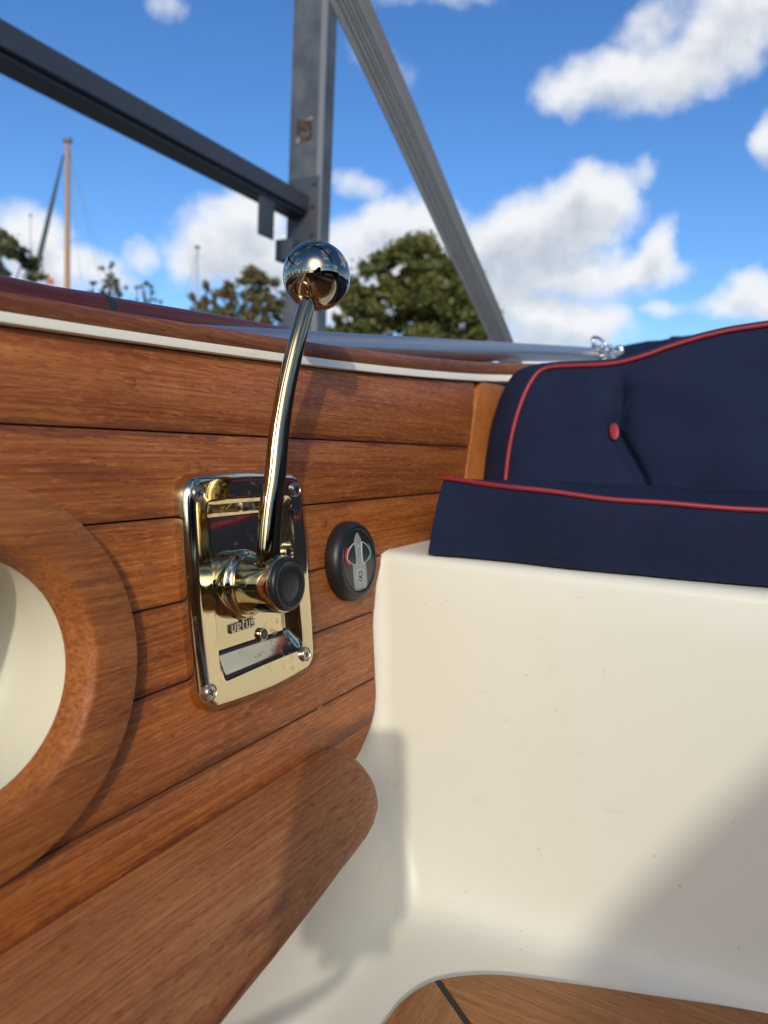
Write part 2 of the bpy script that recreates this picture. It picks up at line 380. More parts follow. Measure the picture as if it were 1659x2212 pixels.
def tube(name, path, r, m, parent=None, seg=16, cap=True, ry=None, up=None, power=1.):
    P, T, N = frames(path)
    if up is not None:
        N = [(Vector(up)-t*Vector(up).dot(t)).normalized() for t in T]
    R = r if isinstance(r, (list, tuple, np.ndarray)) else [r]*len(P)
    RY = ry if isinstance(ry, (list, tuple, np.ndarray)) else ([ry]*len(P) if ry else R)
    vs, fs = [], []
    for p, t, n, a, b in zip(P, T, N, R, RY):
        bn = t.cross(n)
        for k_ in range(seg):
            an = 2*pi*k_/seg; c_, s_ = cos(an), sin(an)
            c_ = math.copysign(abs(c_)**power, c_); s_ = math.copysign(abs(s_)**power, s_)
            vs.append(p+n*(c_*a)+bn*(s_*b))
    for i in range(len(P)-1):
        for k_ in range(seg):
            k2 = (k_+1) % seg; fs.append((i*seg+k_, i*seg+k2, (i+1)*seg+k2, (i+1)*seg+k_))
    if cap: fs.append(tuple(range(seg-1, -1, -1))); fs.append(tuple(range((len(P)-1)*seg, len(P)*seg)))
    return mk(name, vs, fs, m, parent, True, 50)
def lathe(name, prof, mp, m, parent=None, seg=64, sharp=40, cap=True):
    """prof = (radius, height); mp(a, b, t) maps into the world"""
    vs, fs = [], []; n = len(prof)
    for k_ in range(seg):
        an = 2*pi*k_/seg
        for r, t in prof: vs.append(mp(r*cos(an), r*sin(an), t))
    for k_ in range(seg):
        k2 = (k_+1) % seg
        for i in range(n-1): fs.append((k_*n+i, k2*n+i, k2*n+i+1, k_*n+i+1))
    if cap and prof[-1][0] > 1e-6: fs.append(tuple(k_*n+n-1 for k_ in range(seg)))
    bm = bmesh.new(); me = bpy.data.meshes.new('t'); me.from_pydata([tuple(v) for v in vs], [], fs); bm.from_mesh(me); bpy.data.meshes.remove(me)
    bmesh.ops.remove_doubles(bm, verts=bm.verts, dist=1e-6)
    return from_bm(name, bm, m, parent, True, sharp)
def smooth_path(pts, n=8):
    P = [np.array(p, float) for p in pts]; P = [2*P[0]-P[1]]+P+[2*P[-1]-P[-2]]; out = []
    for i in range(1, len(P)-2):
        for k_ in range(n):
            t = k_/n; a, b, c, d = P[i-1:i+3]
            out.append(.5*((2*b)+(-a+c)*t+(2*a-5*b+4*c-d)*t*t+(-a+3*b-3*c+d)*t**3))
    out.append(P[-2]); return out
def planept(x, y, n, c):
    d = ray(x, y); return d*(c/np.dot(n, d))
def arc(cx, cy, r, a0, a1, n): return [(cx+r*cos(a0+(a1-a0)*i/n), cy+r*sin(a0+(a1-a0)*i/n)) for i in range(n+1)]

# ------------------------------------------------------------------ setting: water, quay, far bank
WZ = -1.0
def sheet(name, x0, x1, y0, y1, z, m, n=2, wob=0.):
    xs = np.linspace(x0, x1, n); ys = np.linspace(y0, y1, n)
    vs = [(x, y, z+(random.uniform(0, wob) if 0 < i < n-1 and 0 < j < n-1 else 0)) for i, x in enumerate(xs) for j, y in enumerate(ys)]
    fs = [(i*n+j, (i+1)*n+j, (i+1)*n+j+1, i*n+j+1) for i in range(n-1) for j in range(n-1)]
    return mk(name, vs, fs, m, None, True)
tag(sheet('water', -900, 900, -900, 900, WZ, WATERM), kind='structure')
tag(sheet('ground', -900, 900, 48, 900, WZ+.8, GRASSM, 40, .5), kind='structure')
tag(box('quay', (-7.2, 3, WZ+.1), (9.9, 90, 1.0), QUAYM, bev=.03), kind='structure')
tag(box('far_quay', (0, 47.4, WZ+.2), (600, 1.2, 1.4), QUAYM, bev=.03), kind='structure')

# ------------------------------------------------------------------ cockpit side wall
def wx(z): return -.308-.137*z                 # the flared lining: x of its face at height z
NN = nz((.9907, 0, .1357)); VV = nz((-.1357, 0, .9907))
def wm(a, b, t):                                # a = along Y, b = height, t = proud of the wall
    return Vector((wx(b)+NN[0]*t, a, b+NN[2]*t))
_sb = np.polyfit([-1.2, .205, .419, .826, .95], [.046, .047, .0555, .0825, .094], 3)
_st = np.polyfit([-1.2, .205, .42, .594, .896, .95], [.053, .0535, .0625, .0715, .0925, .098], 3)
def sb(y): return float(np.polyval(_sb, y)) if y > -1.2 else .046
def stp(y): return sb(y)+.0062+.003*max(0, min(1, (y-.2)/.7))
wall = tag(empty('cockpit_side'), 'teak plank lining of the cockpit side with cream strip, behind the brass lever', 'wall')
RC = (.176, -.109); RH = .056
def bounded(y0, z0, z1):                        # aft end of the lower boards: straight, then rounded corner
    ed = [(-.08, .557), (-.096, .553), (-.105, .541), (-.119, .531), (-.15, .520), (-.211, .516), (-.225, .511), (-.237, .501), (-.250, .482), (-.262, .455)]
    zs = [-e[0] for e in ed]; ys = [e[1] for e in ed]
    n = 10; return [(float(np.interp(-(z0+(z1-z0)*i/n), zs, ys)), z0+(z1-z0)*i/n) for i in range(n+1)]
gap = .0004; Y0 = -1.15
def plank(poly):
    o = prism('plank', poly, wm, -.011, 0., TEAK, wall, .0011, 2); return o
# upper boards run aft to the end trim
ys = np.linspace(Y0, .80, 30)
plank([(Y0, .002+gap)]+[(.775, .002+gap)]+[(y, sb(y)-.0006) for y in ys[::-1]])
plank([(Y0, -.047+gap), (.80, -.047+gap), (.785, .002-gap), (Y0, .002-gap)])
def notch(z, r=RH): return math.sqrt(max(r*r-(z-RC[1])**2, 0))
# board above the opening: bottom edge notched
def notched(z0, z1, endf):
    """board between z0 and z1 with the round opening cut out of it"""
    polys = []
    yr = endf
    for side in (-1, 1):
        zz_ = np.linspace(z0, z1, 9)
        arcp = [(RC[0]+side*notch(z), z) for z in zz_]
        if side < 0: polys.append([(Y0, z0)]+arcp+[(Y0, z1)])
        else: polys.append(list(yr)+arcp[::-1])
    return polys
def board(z0, z1, aft):
    z0 += gap; z1 -= gap
    aftp = [(min(a, .999), b) for a, b in aft(z0, z1)]
    lo, hi = RC[1]-RH, RC[1]+RH
    if z0 <= lo and z1 >= lo or z0 <= hi and z1 >= hi or (z0 > lo and z1 < hi):
        if z0 > lo and z1 < hi:
            for p in notched(z0, z1, aftp): plank(p)
        elif z0 <= lo:   # opening cuts the top edge
            w = notch(z1); a = math.atan2(z1-RC[1], w)
            arcp = arc(RC[0], RC[1], RH, a, -pi-a, 16)
            plank([(Y0, z0)]+aftp+arcp+[(Y0, z1)])
        else:            # opening cuts the bottom edge
            w = notch(z0); a = math.atan2(z0-RC[1], w)
            arcp = arc(RC[0], RC[1], RH, pi-a, a, 16)
            plank([(Y0, z0)]+arcp+aftp+[(Y0, z1)])
    else: plank([(Y0, z0)]+aftp+[(Y0, z1)])
board(-.096, -.047, lambda a, b: [(.812, a), (.80, b)])
board(-.142, -.096, lambda a, b: bounded(0, a, b))
board(-.197, -.142, lambda a, b: bounded(0, a, b))
board(-.262, -.197, lambda a, b: bounded(0, a, b))
back = prism('backing_board', [(Y0, -.255), (.46, -.255), (.49, -.23), (.50, -.10), (.80, -.10), (.79, .04), (Y0, .04)], wm, -.0135, -.0112, CAULK, wall)
bpy.data.objects.remove(back)
# bungs that plug the screw holes
for (px, py) in ((280, 823), (424, 1011), (321, 1231), (329, 1424), (700, 1130), (770, 1400), (905, 870), (690, 1520)):
    p = planept(px, py, NN, np.dot(NN, (wx(0), 0, 0)))
    lathe('wood_plug', [(.0046, -.001), (.0046, .00002), (.0044, .00010), (0, .00010)], lambda a, b, t, p=p: wm(p[1]+a, p[2]+b, t), RINGW, wall, 20)
# sweep along Y of a section given as (offset from the wall, height above reference) lists
def sweep(name, ysamp, sect, m, parent, close=True):
    vs, fs = [], []
    n = None
    for y in ysamp:
        s = sect(y); n = len(s)
        vs += [Vector((x, y, z)) for x, z in s]
    for i in range(len(ysamp)-1):
        for k_ in range(n if close else n-1):
            k2 = (k_+1) % n; fs.append((i*n+k_, (i+1)*n+k_, (i+1)*n+k2, i*n+k2))
    if close: fs.append(tuple(range(n))); fs.append(tuple(range((len(ysamp)-1)*n, len(ysamp)*n))[::-1])
    bm = bmesh.new(); me = bpy.data.meshes.new('t'); me.from_pydata([tuple(v) for v in vs], [], fs); bm.from_mesh(me); bpy.data.meshes.remove(me)
    return from_bm(name, bm, m, parent, True, 40)
def plan(y):                                    # the coaming line turns inboard towards the stern
    return 0. if y < .80 else .55*(y-.80)**2*2.2
YS = list(np.linspace(-1.15, .8, 26))+list(np.linspace(.83, 1.05, 8))
sweep('cream_strip', YS, lambda y: [(wx(sb(y))+plan(y)-.010, sb(y)), (wx(sb(y))+plan(y)+.0030, sb(y)), (wx(sb(y))+plan(y)+.0042, sb(y)+.0008), (wx(sb(y))+plan(y)+.0036, sb(y)+.0030),
      (wx(stp(y))+plan(y)+.0018, stp(y)-.0004), (wx(stp(y))+plan(y)-.010, stp(y)-.0003)], STRIP, wall)
def capsec(y):
    z = stp(y); x = wx(z)+plan(y); hgt = .0095+.006*max(0, min(1, (y-.2)/.7))
    pts = [(x-.046, z), (x+.0004, z), (x+.0012, z+.0012)]
    for i in range(7):
        a = i/6*pi/2; pts.append((x-.0058+.0069*cos(a), z+hgt-.006+.006*sin(a)))
    return pts+[(x-.046, z+hgt-.001)]
sweep('cap_rail', YS, capsec, CAPW, wall)
# end trim: a board standing at the aft end of the lining, turned towards the camera
tr = []
for z in np.linspace(-.092, .081, 10):
    yf = .759+(z+.033)*.57-.004*sin((z+.09)*18)
    x = wx(z)
    tr.append([(x-.008, yf-.010, z), (x+.0015, yf-.007, z), (x+.0035, yf, z), (x+.012, yf+.030, z), (x+.012, yf+.055, z), (x-.03, yf+.09, z)])
vs = [v for r_ in tr for v in r_]; n = 6
fs = [(i*n+k_, i*n+(k_+1) % n, (i+1)*n+(k_+1) % n, (i+1)*n+k_) for i in range(9) for k_ in range(n)]+[tuple(range(n))[::-1], tuple(range(9*n, 10*n))]
mk('end_trim', vs, fs, TRIMW, wall, True, 35)

# ------------------------------------------------------------------ round teak frame with its cubby
ring = tag(empty('round_teak_frame'), 'round teak ring framing a cream recess, cut off by the left edge', 'frame')
prof = [(.0864, 0.), (.0864, .0070), (.0860, .0079), (.0852, .0082), (.0630, .0081), (.0612, .0080), (.0601, .0074), (.0592, .0062), (.0582, .0038), (.0572, .0010), (.0556, -.005), (.0552, -.0085), (.0552, -.013)]
lathe('teak_ring', prof, lambda a, b, t: wm(RC[0]-.002+a, RC[1]+b, t), RINGW, ring, 96, 30, False)
cup = [(.0551, -.0083), (.0545, -.030), (.053, -.040), (.049, -.048), (.042, -.0515), (.03, -.052), (0, -.052)]
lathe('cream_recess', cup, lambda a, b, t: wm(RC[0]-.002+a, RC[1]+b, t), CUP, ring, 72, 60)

# ------------------------------------------------------------------ armrest board below the lining
led = tag(empty('side_ledge'), 'broad teak ledge board with a rounded nose end, along the foot of the plank wall', 'ledge')
LZ = -.2285
LY = [-1.15, -.6, -.3, -.1, .05, .12, .18, .216, .25, .279, .306, .333, .36, .385, .403, .418, .430, .438, .444, .448, .4505]
LX = [-.14, -.147, -.156, -.170, -.182, -.187, -.192, -.195, -.199, -.202, -.2055, -.2090, -.2130, -.2160, -.2188, -.2225, -.2272, -.2325, -.2390, -.2465, -.2550]
secs_ = []
for y, xo in zip(LY, LX):
    e_ = max(0., (y-.425)/.0255); dz = .0060*e_*e_
    xw = -.2785; w_ = xo-xw; sec = [(xw, -.275+dz*.8)]
    sec.append((xw, LZ-dz))
    for q in np.linspace(.08, 1., 14):                 # crown falling away from the wall
        an = q*pi/2; sec.append((xw+w_*(.10+.90*sin(an)**1.0), LZ-dz-(.0300-dz)*(1-cos(an))**1.1))
    sec += [(xo-.0015, -.2645), (xo-.006, -.2700), (xo-.014, -.2745)]
    secs_.append([(x, y, z) for x, z in sec])
nq = len(secs_[0]); vs = [p for q in secs_ for p in q]
fs = [(i*nq+k_, i*nq+(k_+1) % nq, (i+1)*nq+(k_+1) % nq, (i+1)*nq+k_) for i in range(len(secs_)-1) for k_ in range(nq)]+[tuple(range(nq))[::-1], tuple(range((len(secs_)-1)*nq, len(secs_)*nq))]
bm = bmesh.new(); me = bpy.data.meshes.new('t'); me.from_pydata(vs, [], fs); bm.from_mesh(me); bpy.data.meshes.remove(me)
from_bm('ledge_board', bm, LEDW, led, True, 60)
sweep('joint_line', [-1.1, .2, .44], lambda y: [(-.2790, LZ-.002), (-.2762, LZ-.002), (-.2770, LZ+.0008), (-.2790, LZ+.0008)], CAULK, led)

# ------------------------------------------------------------------ cream moulding: seat box, side liner, cockpit well
FZ = -.375
X_R = 1.19
def well(fr, inset, ix):
    """plan outline of the well (inside face) pulled inboard by inset, from forward left round to forward right"""
    pts = []
    xl = fr+ix; ya = .557-inset; r = .022
    pts.append((xl, -1.15)); pts.append((xl, -.4)); pts.append((xl, .05)); pts.append((xl, .30)); 
    pts += [(xl+r-r*cos(a), ya-.0135-r+r*sin(a)) for a in np.linspace(0, pi/2, 9)]
    for x in np.linspace(xl+r+.03, 2*.45-xl-r-.03, 24):
        s = (x+.24)/(1.14+.24); pts.append((x, ya-.0135+.052*sin(pi*min(max(s, 0), 1))))
    xr = 2*.45-xl
    pts += [(xr-r+r*sin(a), ya-.0135-r+r*cos(a)) for a in np.linspace(0, pi/2, 9)]
    pts += [(xr, .2), (xr, -.4), (xr, -1.15)]
    return pts
rows = []
for (z, inset, lean) in [(-.0930, -.40, 0), (-.0930, -.030, 0), (-.0930, -.012, 0), (-.0942, -.005, 0), (-.0975, -.0008, 0), (-.102, .0005, 0), (-.14, .004, .005), (-.20, .010, .013), (-.27, .020, .023), (-.335, .033, .028), (-.355, .040, .03), (-.366, .046, .032), (-.372, .053, .034), (-.3745, .061, .036), (-.375, .075, .038), (-.375, .14, .038)]:
    rows.append([(x, y, z) for x, y in well(wx(max(z, -.262))-.0125+(0 if z > -.262 else min(.006, (-.262-z)*.08)), inset, (0. if z > -.28 else min(inset, .004+(-.28-z)*.45)) if inset > 0 and z > -.374 else (inset if inset < .001 else inset-.008))])
nw = len(rows[0]); vs = [p for r_ in rows for p in r_]
fs = [(i*nw+j, i*nw+j+1, (i+1)*nw+j+1, (i+1)*nw+j) for i in range(len(rows)-1) for j in range(nw-1)]
# keep the flat seat top only aft of the box edge, not along the sides
bm = bmesh.new(); me = bpy.data.meshes.new('t'); me.from_pydata(vs, [], fs); bm.from_mesh(me); bpy.data.meshes.remove(me)
kill = [f for f in bm.faces if f.calc_center_median().z > -.097 and (f.calc_center_median().x < -.30 and f.calc_center_median().y < .45)]
kill += [f for f in bm.faces if max(v.co.z for v in f.verts) > -.0985 and max(v.co.y for v in f.verts) < .49]
kill += [f for f in bm.faces if f.calc_center_median().x < -.2 and .04 < f.calc_center_median().y < .31 and f.calc_center_median().z > -.215]
bmesh.ops.delete(bm, geom=list(set(kill)), context='FACES')
seatbox = from_bm('cream_moulding', bm, GEL, None, True, 60)
tag(seatbox, 'glossy cream moulded seat base and cockpit liner under the navy cushions', 'seat base')
# the sole
tag(prism('cockpit_sole', [(-.13, -1.15), (-.13, .45), (1.05, .45), (1.05, -1.15)], lambda a, b, t: Vector((a, b, t)), FZ-.03, FZ-.004, GEL), kind='structure')
flr = tag(empty('teak_floor_panel'), 'teak floor panel with black caulked joints, at the bottom edge of the picture', 'floor panel')
edge = [(-.189, .05), (-.189, .379), (-.187, .405), (-.175, .432), (-.145, .457), (-.104, .475), (-.045, .497), (.028, .523), (.12, .545), (.30, .562), (.50, .56)]
edge = [tuple(p) for p in smooth_path(edge[1:], 5)]
def inset_line(e, d):
    out = []
    for i, (x, y) in enumerate(e):
        a = e[max(0, i-1)]; b = e[min(len(e)-1, i+1)]; t = nz((b[0]-a[0], b[1]-a[1])); out.append((x+t[1]*d, y-t[0]*d))
    return out
fm = lambda a, b, t: Vector((a, b, FZ+t))
ks = min(range(len(edge)), key=lambda i: abs(edge[i][0]+.175)+abs(edge[i][1]-.432))
mit = nz((.039, -.029)); J = edge[ks]
def along(p, d, s): return (p[0]+d[0]*s, p[1]+d[1]*s)
BW = .085
nrm = np.array((-mit[1], mit[0]))   # towards aft board
inn_c = along(J, mit, BW*1.15)
aft_out = [along(e, nrm, 0) for e in edge[ks:]]
c1 = along(J, nrm, .0022); c2 = along(inn_c, nrm, .0022)
aft_in = [p for p in inset_line(edge, BW)[ks:] if p[0] > c2[0]+.02]
prism('board', [c1]+aft_out[1:]+aft_in[::-1]+[c2], fm, .000, .005, FLRX, flr, .0008)
d1 = along(J, nrm, -.0022); d2 = along(inn_c, nrm, -.0022)
lout = edge[:ks]
prism('board', [d1, d2, (d2[0]+.004, .2), (d2[0]+.004, -1.0), (-.189, -1.0), (-.189, .2)]+lout, fm, .000, .005, FLRA, flr, .0008)
prism('caulk_line', [along(J, nrm, -.0021), along(J, nrm, .0021), along(inn_c, nrm, .0021), along(inn_c, nrm, -.0021)], fm, .0005, .0046, CAULK, flr)
x = d2[0]+.009
def ytop(xx):
    e = inset_line(edge, BW+.004); return float(np.interp(xx, [p[0] for p in e[ks:]], [p[1] for p in e[ks:]]))
while x < .9:
    prism('board', [(x, -1.0), (x+.05, -1.0), (x+.05, ytop(x+.05)), (x, ytop(x))], fm, 0., .005, FLRA, flr, .0008)
    prism('caulk_line', [(x-.0045, -1.0), (x-.0004, -1.0), (x-.0004, ytop(x)), (x-.0045, ytop(x))], fm, .0005, .0046, CAULK, flr)
    x += .055

# ------------------------------------------------------------------ brass control lever
lev = tag(empty('engine_control_lever'), 'brass single lever engine control with ball knob, its plate screwed to the teak planks', 'control lever')
PC = (.3605, -.0928); PHW, PHH = .0575, .0705
def outline(th):
    """rounded rectangle with gently bulged sides, as a radius per angle"""
    c_, s_ = cos(th), sin(th); lo, hi = 0., .12
    for _ in range(30):
        r = (lo+hi)/2; x, y = abs(r*c_), abs(r*s_)
        hw = PHW+.0022*(1-(y/PHH)**2); hh_ = PHH+.0035*(1-(x/PHW)**2)-.0012; rr = .0125
        qx, qy = x-(hw-rr), y-(hh_-rr)
        ins = (qx <= 0 and y <= hh_) or (qy <= 0 and x <= hw) or (qx > 0 and qy > 0 and qx*qx+qy*qy <= rr*rr)
        if ins: lo = r
        else: hi = r
    return lo*c_, lo*s_
def smoothstep(x): x = min(max(x, 0.), 1.); return x*x*(3-2*x)
WL, WR, WT, WB = .3205-.0020, .4045, -.0385, -.1490
def plate_t(a, b, s):
    x_, y_ = abs(a-PC[0]), abs(b-PC[1]); rr = .0125
    hw = PHW+.0022*(1-(y_/PHH)**2); hh_ = PHH+.0035*(1-(x_/PHW)**2)-.0012
    qx, qy = x_-(hw-rr), y_-(hh_-rr)
    d = rr-(math.hypot(max(qx, 0), max(qy, 0))+min(max(qx, qy), 0))
    d = max(d, 0.)
    q = min(d/.0065, 1.); t = .0110*math.sqrt(max(0., 1-(1-q)**2))**.9
    t -= .0017*smoothstep((d-.003)/.017)
    L = (a-WL)/.0085; R = (WR-a)/.0085; T = (WT-b)/.0110; Bm = (b-WB)/.0200
    p = 4.5
    m_ = sum(max(0., 1-v_)**p for v_ in (L, R, T, Bm))**(1/p)
    x = 1-min(m_, 1.); e_ = .27
    if x < e_: y = x*x/(2*e_)
    elif x > 1-e_: y = 1-e_-(1-x)**2/(2*e_)
    else: y = x-e_/2
    y = min(1., y/(1-e_)); return t*(1-y)+.0009*y
NA, NR = 240, 120
vs, fs = [], []
for i in range(NR+1):
    s = 1-(1-i/NR)**1.0; s = i/NR
    s = 1-(1-s)**1.25
    for k_ in range(NA):
        a, b = outline(2*pi*k_/NA); a = PC[0]+a*s; b = PC[1]+b*s
        vs.append(wm(a, b, plate_t(a, b, s) if i < NR else 0.))
for i in range(NR):
    for k_ in range(NA):
        k2 = (k_+1) % NA; fs.append((i*NA+k_, (i+1)*NA+k_, (i+1)*NA+k2, i*NA+k2))
bm = bmesh.new(); me = bpy.data.meshes.new('t'); me.from_pydata([tuple(v) for v in vs], [], fs); bm.from_mesh(me); bpy.data.meshes.remove(me)
bmesh.ops.remove_doubles(bm, verts=bm.verts, dist=1e-6)
from_bm('mounting_plate', bm, BRASS, lev, True, 80)
for (a, b) in ((.3112, -.0345), (.4078, -.0352), (.3078, -.1497), (.4041, -.1502)):
    sc_ = lathe('screw', [(.0050, .0060), (.0050, .0098), (.0047, .0101), (.0043, .0094), (.0040, .0094), (.0036, .0100), (.0020, .0103), (0, .0104)], lambda x_, y_, t, a=a, b=b: wm(a+x_, b+y_, t+.0017), STEELS, lev, 28, 25)
    an = random.uniform(.2, 1.2)
    bmx = bmesh.new()
    for q in (0, 1):
        th = an+q*pi/2; u_ = (cos(th), sin(th)); w_ = (-sin(th), cos(th))
        c4 = [(u_[0]*s1*.0023+w_[0]*s2*.00042, u_[1]*s1*.0023+w_[1]*s2*.00042) for s1, s2 in ((-1, -1), (1, -1), (1, 1), (-1, 1))]
        A = [bmx.verts.new(wm(a+x_, b+y_, .0095)) for x_, y_ in c4]; B = [bmx.verts.new(wm(a+x_, b+y_, .01225+.00003*q)) for x_, y_ in c4]
        bmx.faces.new(A); bmx.faces.new(B[::-1])
        for i in range(4): bmx.faces.new((A[i], B[i], B[(i+1) % 4], A[(i+1) % 4]))
    from_bm('cross_slot', bmx, DARK, sc_, False)
HB = (.3505, -.0930)
hm = lambda a, b, t: wm(HB[0]+a, HB[1]+b, t)
lathe('hub', [(.0220, .001), (.0222, .0062), (.0219, .0083), (.0210, .0098), (.0196, .0106), (.0184, .0118), (.0179, .0145), (.0177, .020), (.0177, .030), (.0177, .0372), (.0174, .0386), (.0166, .0392), (.0150, .0392)], hm, HUBM, lev, 80, 40)
lathe('hub_cap', [(.0150, .0385), (.0163, .0392), (.0166, .0402), (.0164, .0418), (.0155, .0428), (.0140, .0431), (.0127, .0428), (.0117, .0419), (.0111, .0416), (.0102, .0421), (.0085, .0426), (.005, .0429), (0, .0430)], hm, BLKR, lev, 64, 45)
# lever arm
LV = [(.3505, -.090, .0285), (.3485, -.0715, .0295), (.3530, -.045, .0310), (.3572, -.0287, .0322), (.3620, -.006, .0335), (.3655, .010, .0350), (.3705, .030, .0375), (.3780, .055, .0415), (.3855, .074, .0440), (.3935, .092, .0460), (.3975, .1005, .0464)]
LV = smooth_path([(a, b, t) for a, b, t in LV], 8)
pth = [wm(a, b, t) for a, b, t in LV]; nl = len(pth)
ra = [np.interp(i/(nl-1), [0, .1, .4, .75, 1], [.0096, .0084, .0069, .0056, .0050]) for i in range(nl)]
rb = [np.interp(i/(nl-1), [0, .1, .4, .75, 1], [.0074, .0068, .0060, .0052, .0048]) for i in range(nl)]
tube('lever_arm', pth, rb, ARMM, lev, 36, True, ry=ra, up=NN, power=.92)
for side in (1, -1):
    tube('arm_ridge', [Vector(p)+Vector((0, side*a_*.93, 0))+Vector(NN)*b_*.18 for p, a_, b_ in zip(pth[5:-3], ra[5:-3], rb[5:-3])], .0011, ARMM, lev, 8)
BC = Vector((-.2762, .4013, .1096)); BR = .0224
bm = bmesh.new(); bmesh.ops.create_uvsphere(bm, u_segments=96, v_segments=64, radius=BR); bmesh.ops.translate(bm, verts=bm.verts, vec=BC)
from_bm('ball_knob', bm, BALLM, lev, True, 180)
lathe('knob_collar', [(.0062, -.0235), (.0064, -.0215), (.0060, -.0195), (.0055, -.019)], lambda a, b, t: BC+Vector(nz(np.array(BC)-np.array(pth[-1])))*t+Vector(nz(np.cross((1, 0, 0), np.array(BC)-np.array(pth[-1]))))*a+Vector((1, 0, 0))*b, BRASS, lev, 32)
lathe('bolt_head', [(.0052, .003), (.0052, .0095), (.0046, .0105), (.0034, .0106), (.0032, .0095), (0, .0094)], lambda a, b, t: wm(.3965+a, -.078+b, t), BRASS, lev, 32)
lathe('plug_rim', [(.0043, .0010), (.0043, .0031), (.0040, .0035), (.0035, .0035)], lambda a, b, t: wm(.3700+a, -.1292+b, t), BRASS, lev, 32)
lathe('speckled_plug', [(.0036, .001), (.0036, .0036), (.0033, .0038), (0, .0038)], lambda a, b, t: wm(.3700+a, -.1292+b, t), SPECK, lev, 32)
# raised lettering: block strokes for v e t u s
def strokes(name, polys, mp, t0, t1, m, parent, bev=.0):
    bm = bmesh.new()
    for poly in polys:
        A = [bm.verts.new(mp(a, b, t0)) for a, b in poly]; B = [bm.verts.new(mp(a, b, t1)) for a, b in poly]
        bm.faces.new(A); bm.faces.new(B[::-1])
        for i in range(len(poly)): bm.faces.new((A[i], B[i], B[(i+1) % len(poly)], A[(i+1) % len(poly)]))
    return from_bm(name, bm, m, parent, False)
def rc(x0, y0, x1, y1): return [(x0, y0), (x1, y0), (x1, y1), (x0, y1)]
LET = {'v': ([rc(0, .25, .28, 1), rc(.56, .2, .84, 1), [(0, .25), (.14, 0), (.62, 0), (.84, .2), (.62, .26), (.28, .26)]], .84),
 'e': ([rc(0, 0, .28, 1), rc(.28, 0, .84, .24), rc(.28, .40, .84, .60), rc(.28, .78, .84, 1), rc(.58, .60, .84, .78)], .84),
 't': ([rc(.12, .06, .40, 1.28), rc(.40, .80, .66, 1), [(.12, .06), (.2, 0), (.66, 0), (.66, .22), (.40, .22)]], .66),
 'u': ([rc(0, .15, .28, 1), rc(.56, .0, .84, 1), [(0, .15), (.12, 0), (.56, 0), (.56, .24), (.28, .24)]], .84),
 's': ([rc(0, 0, .84, .22), rc(.56, .22, .84, .40), rc(0, .40, .84, .60), rc(0, .60, .28, .78), rc(0, .78, .84, 1)], .84),
 'r': ([rc(0, 0, .26, 1), rc(.26, .76, .7, 1)], .7), 'n': ([rc(0, 0, .26, 1), rc(.26, .76, .6, 1), rc(.56, 0, .82, .9)], .82),
 'p': ([rc(0, -.3, .26, 1), rc(.26, .76, .82, 1), rc(.56, .26, .82, .76), rc(.26, 0, .82, .26)], .82)}
def write(word, x, y, h_, mp, t0, t1, m, parent, name='lettering', slant=.10, gapw=.17):
    polys = []
    for ch in word:
        ps, w_ = LET[ch]
        for p in ps: polys.append([(x+(a+b*slant)*h_*.95, y+b*h_) for a, b in p])
        x += (w_+gapw)*h_*.95
    for i, p in enumerate(polys): pass
    return strokes(name, polys, mp, t0, t1, m, parent)
write('vetus', .3392, -.1222, .0052, lambda a, b, t: wm(a, b+.0*(a-.337), t), .0012, .0028, STEELS, lev)
write('vetus', .3389, -.1226, .0052, lambda a, b, t: wm(a, b, t), .0008, .0017, DARK, lev, 'lettering_shadow')  # dark copy of the word, offset to paint in its shadow
# small raised word round the underside of the hub
def hubmap(a, b, t):
    th = -1.35+a/.0175; r = .0175+t
    return hm(r*cos(th), r*sin(th), .0128+b)
write('press', -.007, 0., .0034, hubmap, -.0006, .0004, STEELS, lev, slant=0)

# ------------------------------------------------------------------ round black push-button panel
pk = tag(empty('thruster_panel'), 'round black control panel with grey boat symbol, red and green side buttons', 'control panel')
UC = (.4842, -.0945)
um = lambda a, b, t: wm(UC[0]+a, UC[1]+b, t)
lathe('housing', [(.0312, 0.), (.0318, .0012), (.0318, .0055), (.0312, .0085), (.0296, .0112), (.0272, .0125), (.0252, .0126), (.0246, .0120), (.0242, .0114), (.02, .0114)], um, BLKP, pk, 96, 50)
lathe('panel_face', [(.0240, .0108), (.0240, .0118), (.0237, .0122), (0, .0122)], um, BLKG, pk, 72, 30)
mm = .001
def ring_poly(outer, inner): return outer+[outer[0]]+[inner[0]]+inner[::-1]
def strip_out(pts, w, t0, t1, m, name, parent, closed=True):
    """thin printed line following an outline"""
    P = [np.array(p) for p in pts]; n = len(P); vs = []; fs = []
    for i in range(n):
        a = P[(i-1) % n] if closed else P[max(0, i-1)]; b = P[(i+1) % n] if closed else P[min(n-1, i+1)]
        t = nz(b-a); nn_ = np.array((-t[1], t[0])); vs += [P[i]+nn_*w/2, P[i]-nn_*w/2]
    V = [um(v[0], v[1], t1) for v in vs]+[um(v[0], v[1], t0) for v in vs]; K = len(vs)
    for i in range(n if closed else n-1):
        j = (i+1) % n
        fs += [(2*i, 2*j, 2*j+1, 2*i+1), (K+2*i, K+2*i+1, K+2*j+1, K+2*j), (2*i, K+2*i, K+2*j, 2*j), (2*i+1, 2*j+1, K+2*j+1, K+2*i+1)]
    return mk(name, V, fs, m, parent)
boat = [(0, 21.8), (-1.9, 20.0), (-3.8, 17.2), (-5.4, 14.2), (-6.2, 11.5), (-6.4, 6), (-7.2, 1), (-8.7, -3), (-9.1, -9), (-8.9, -15), (-8.6, -19.6), (-7.4, -21.2)]
boat = boat+[(-a, b) for a, b in boat[:0:-1]]
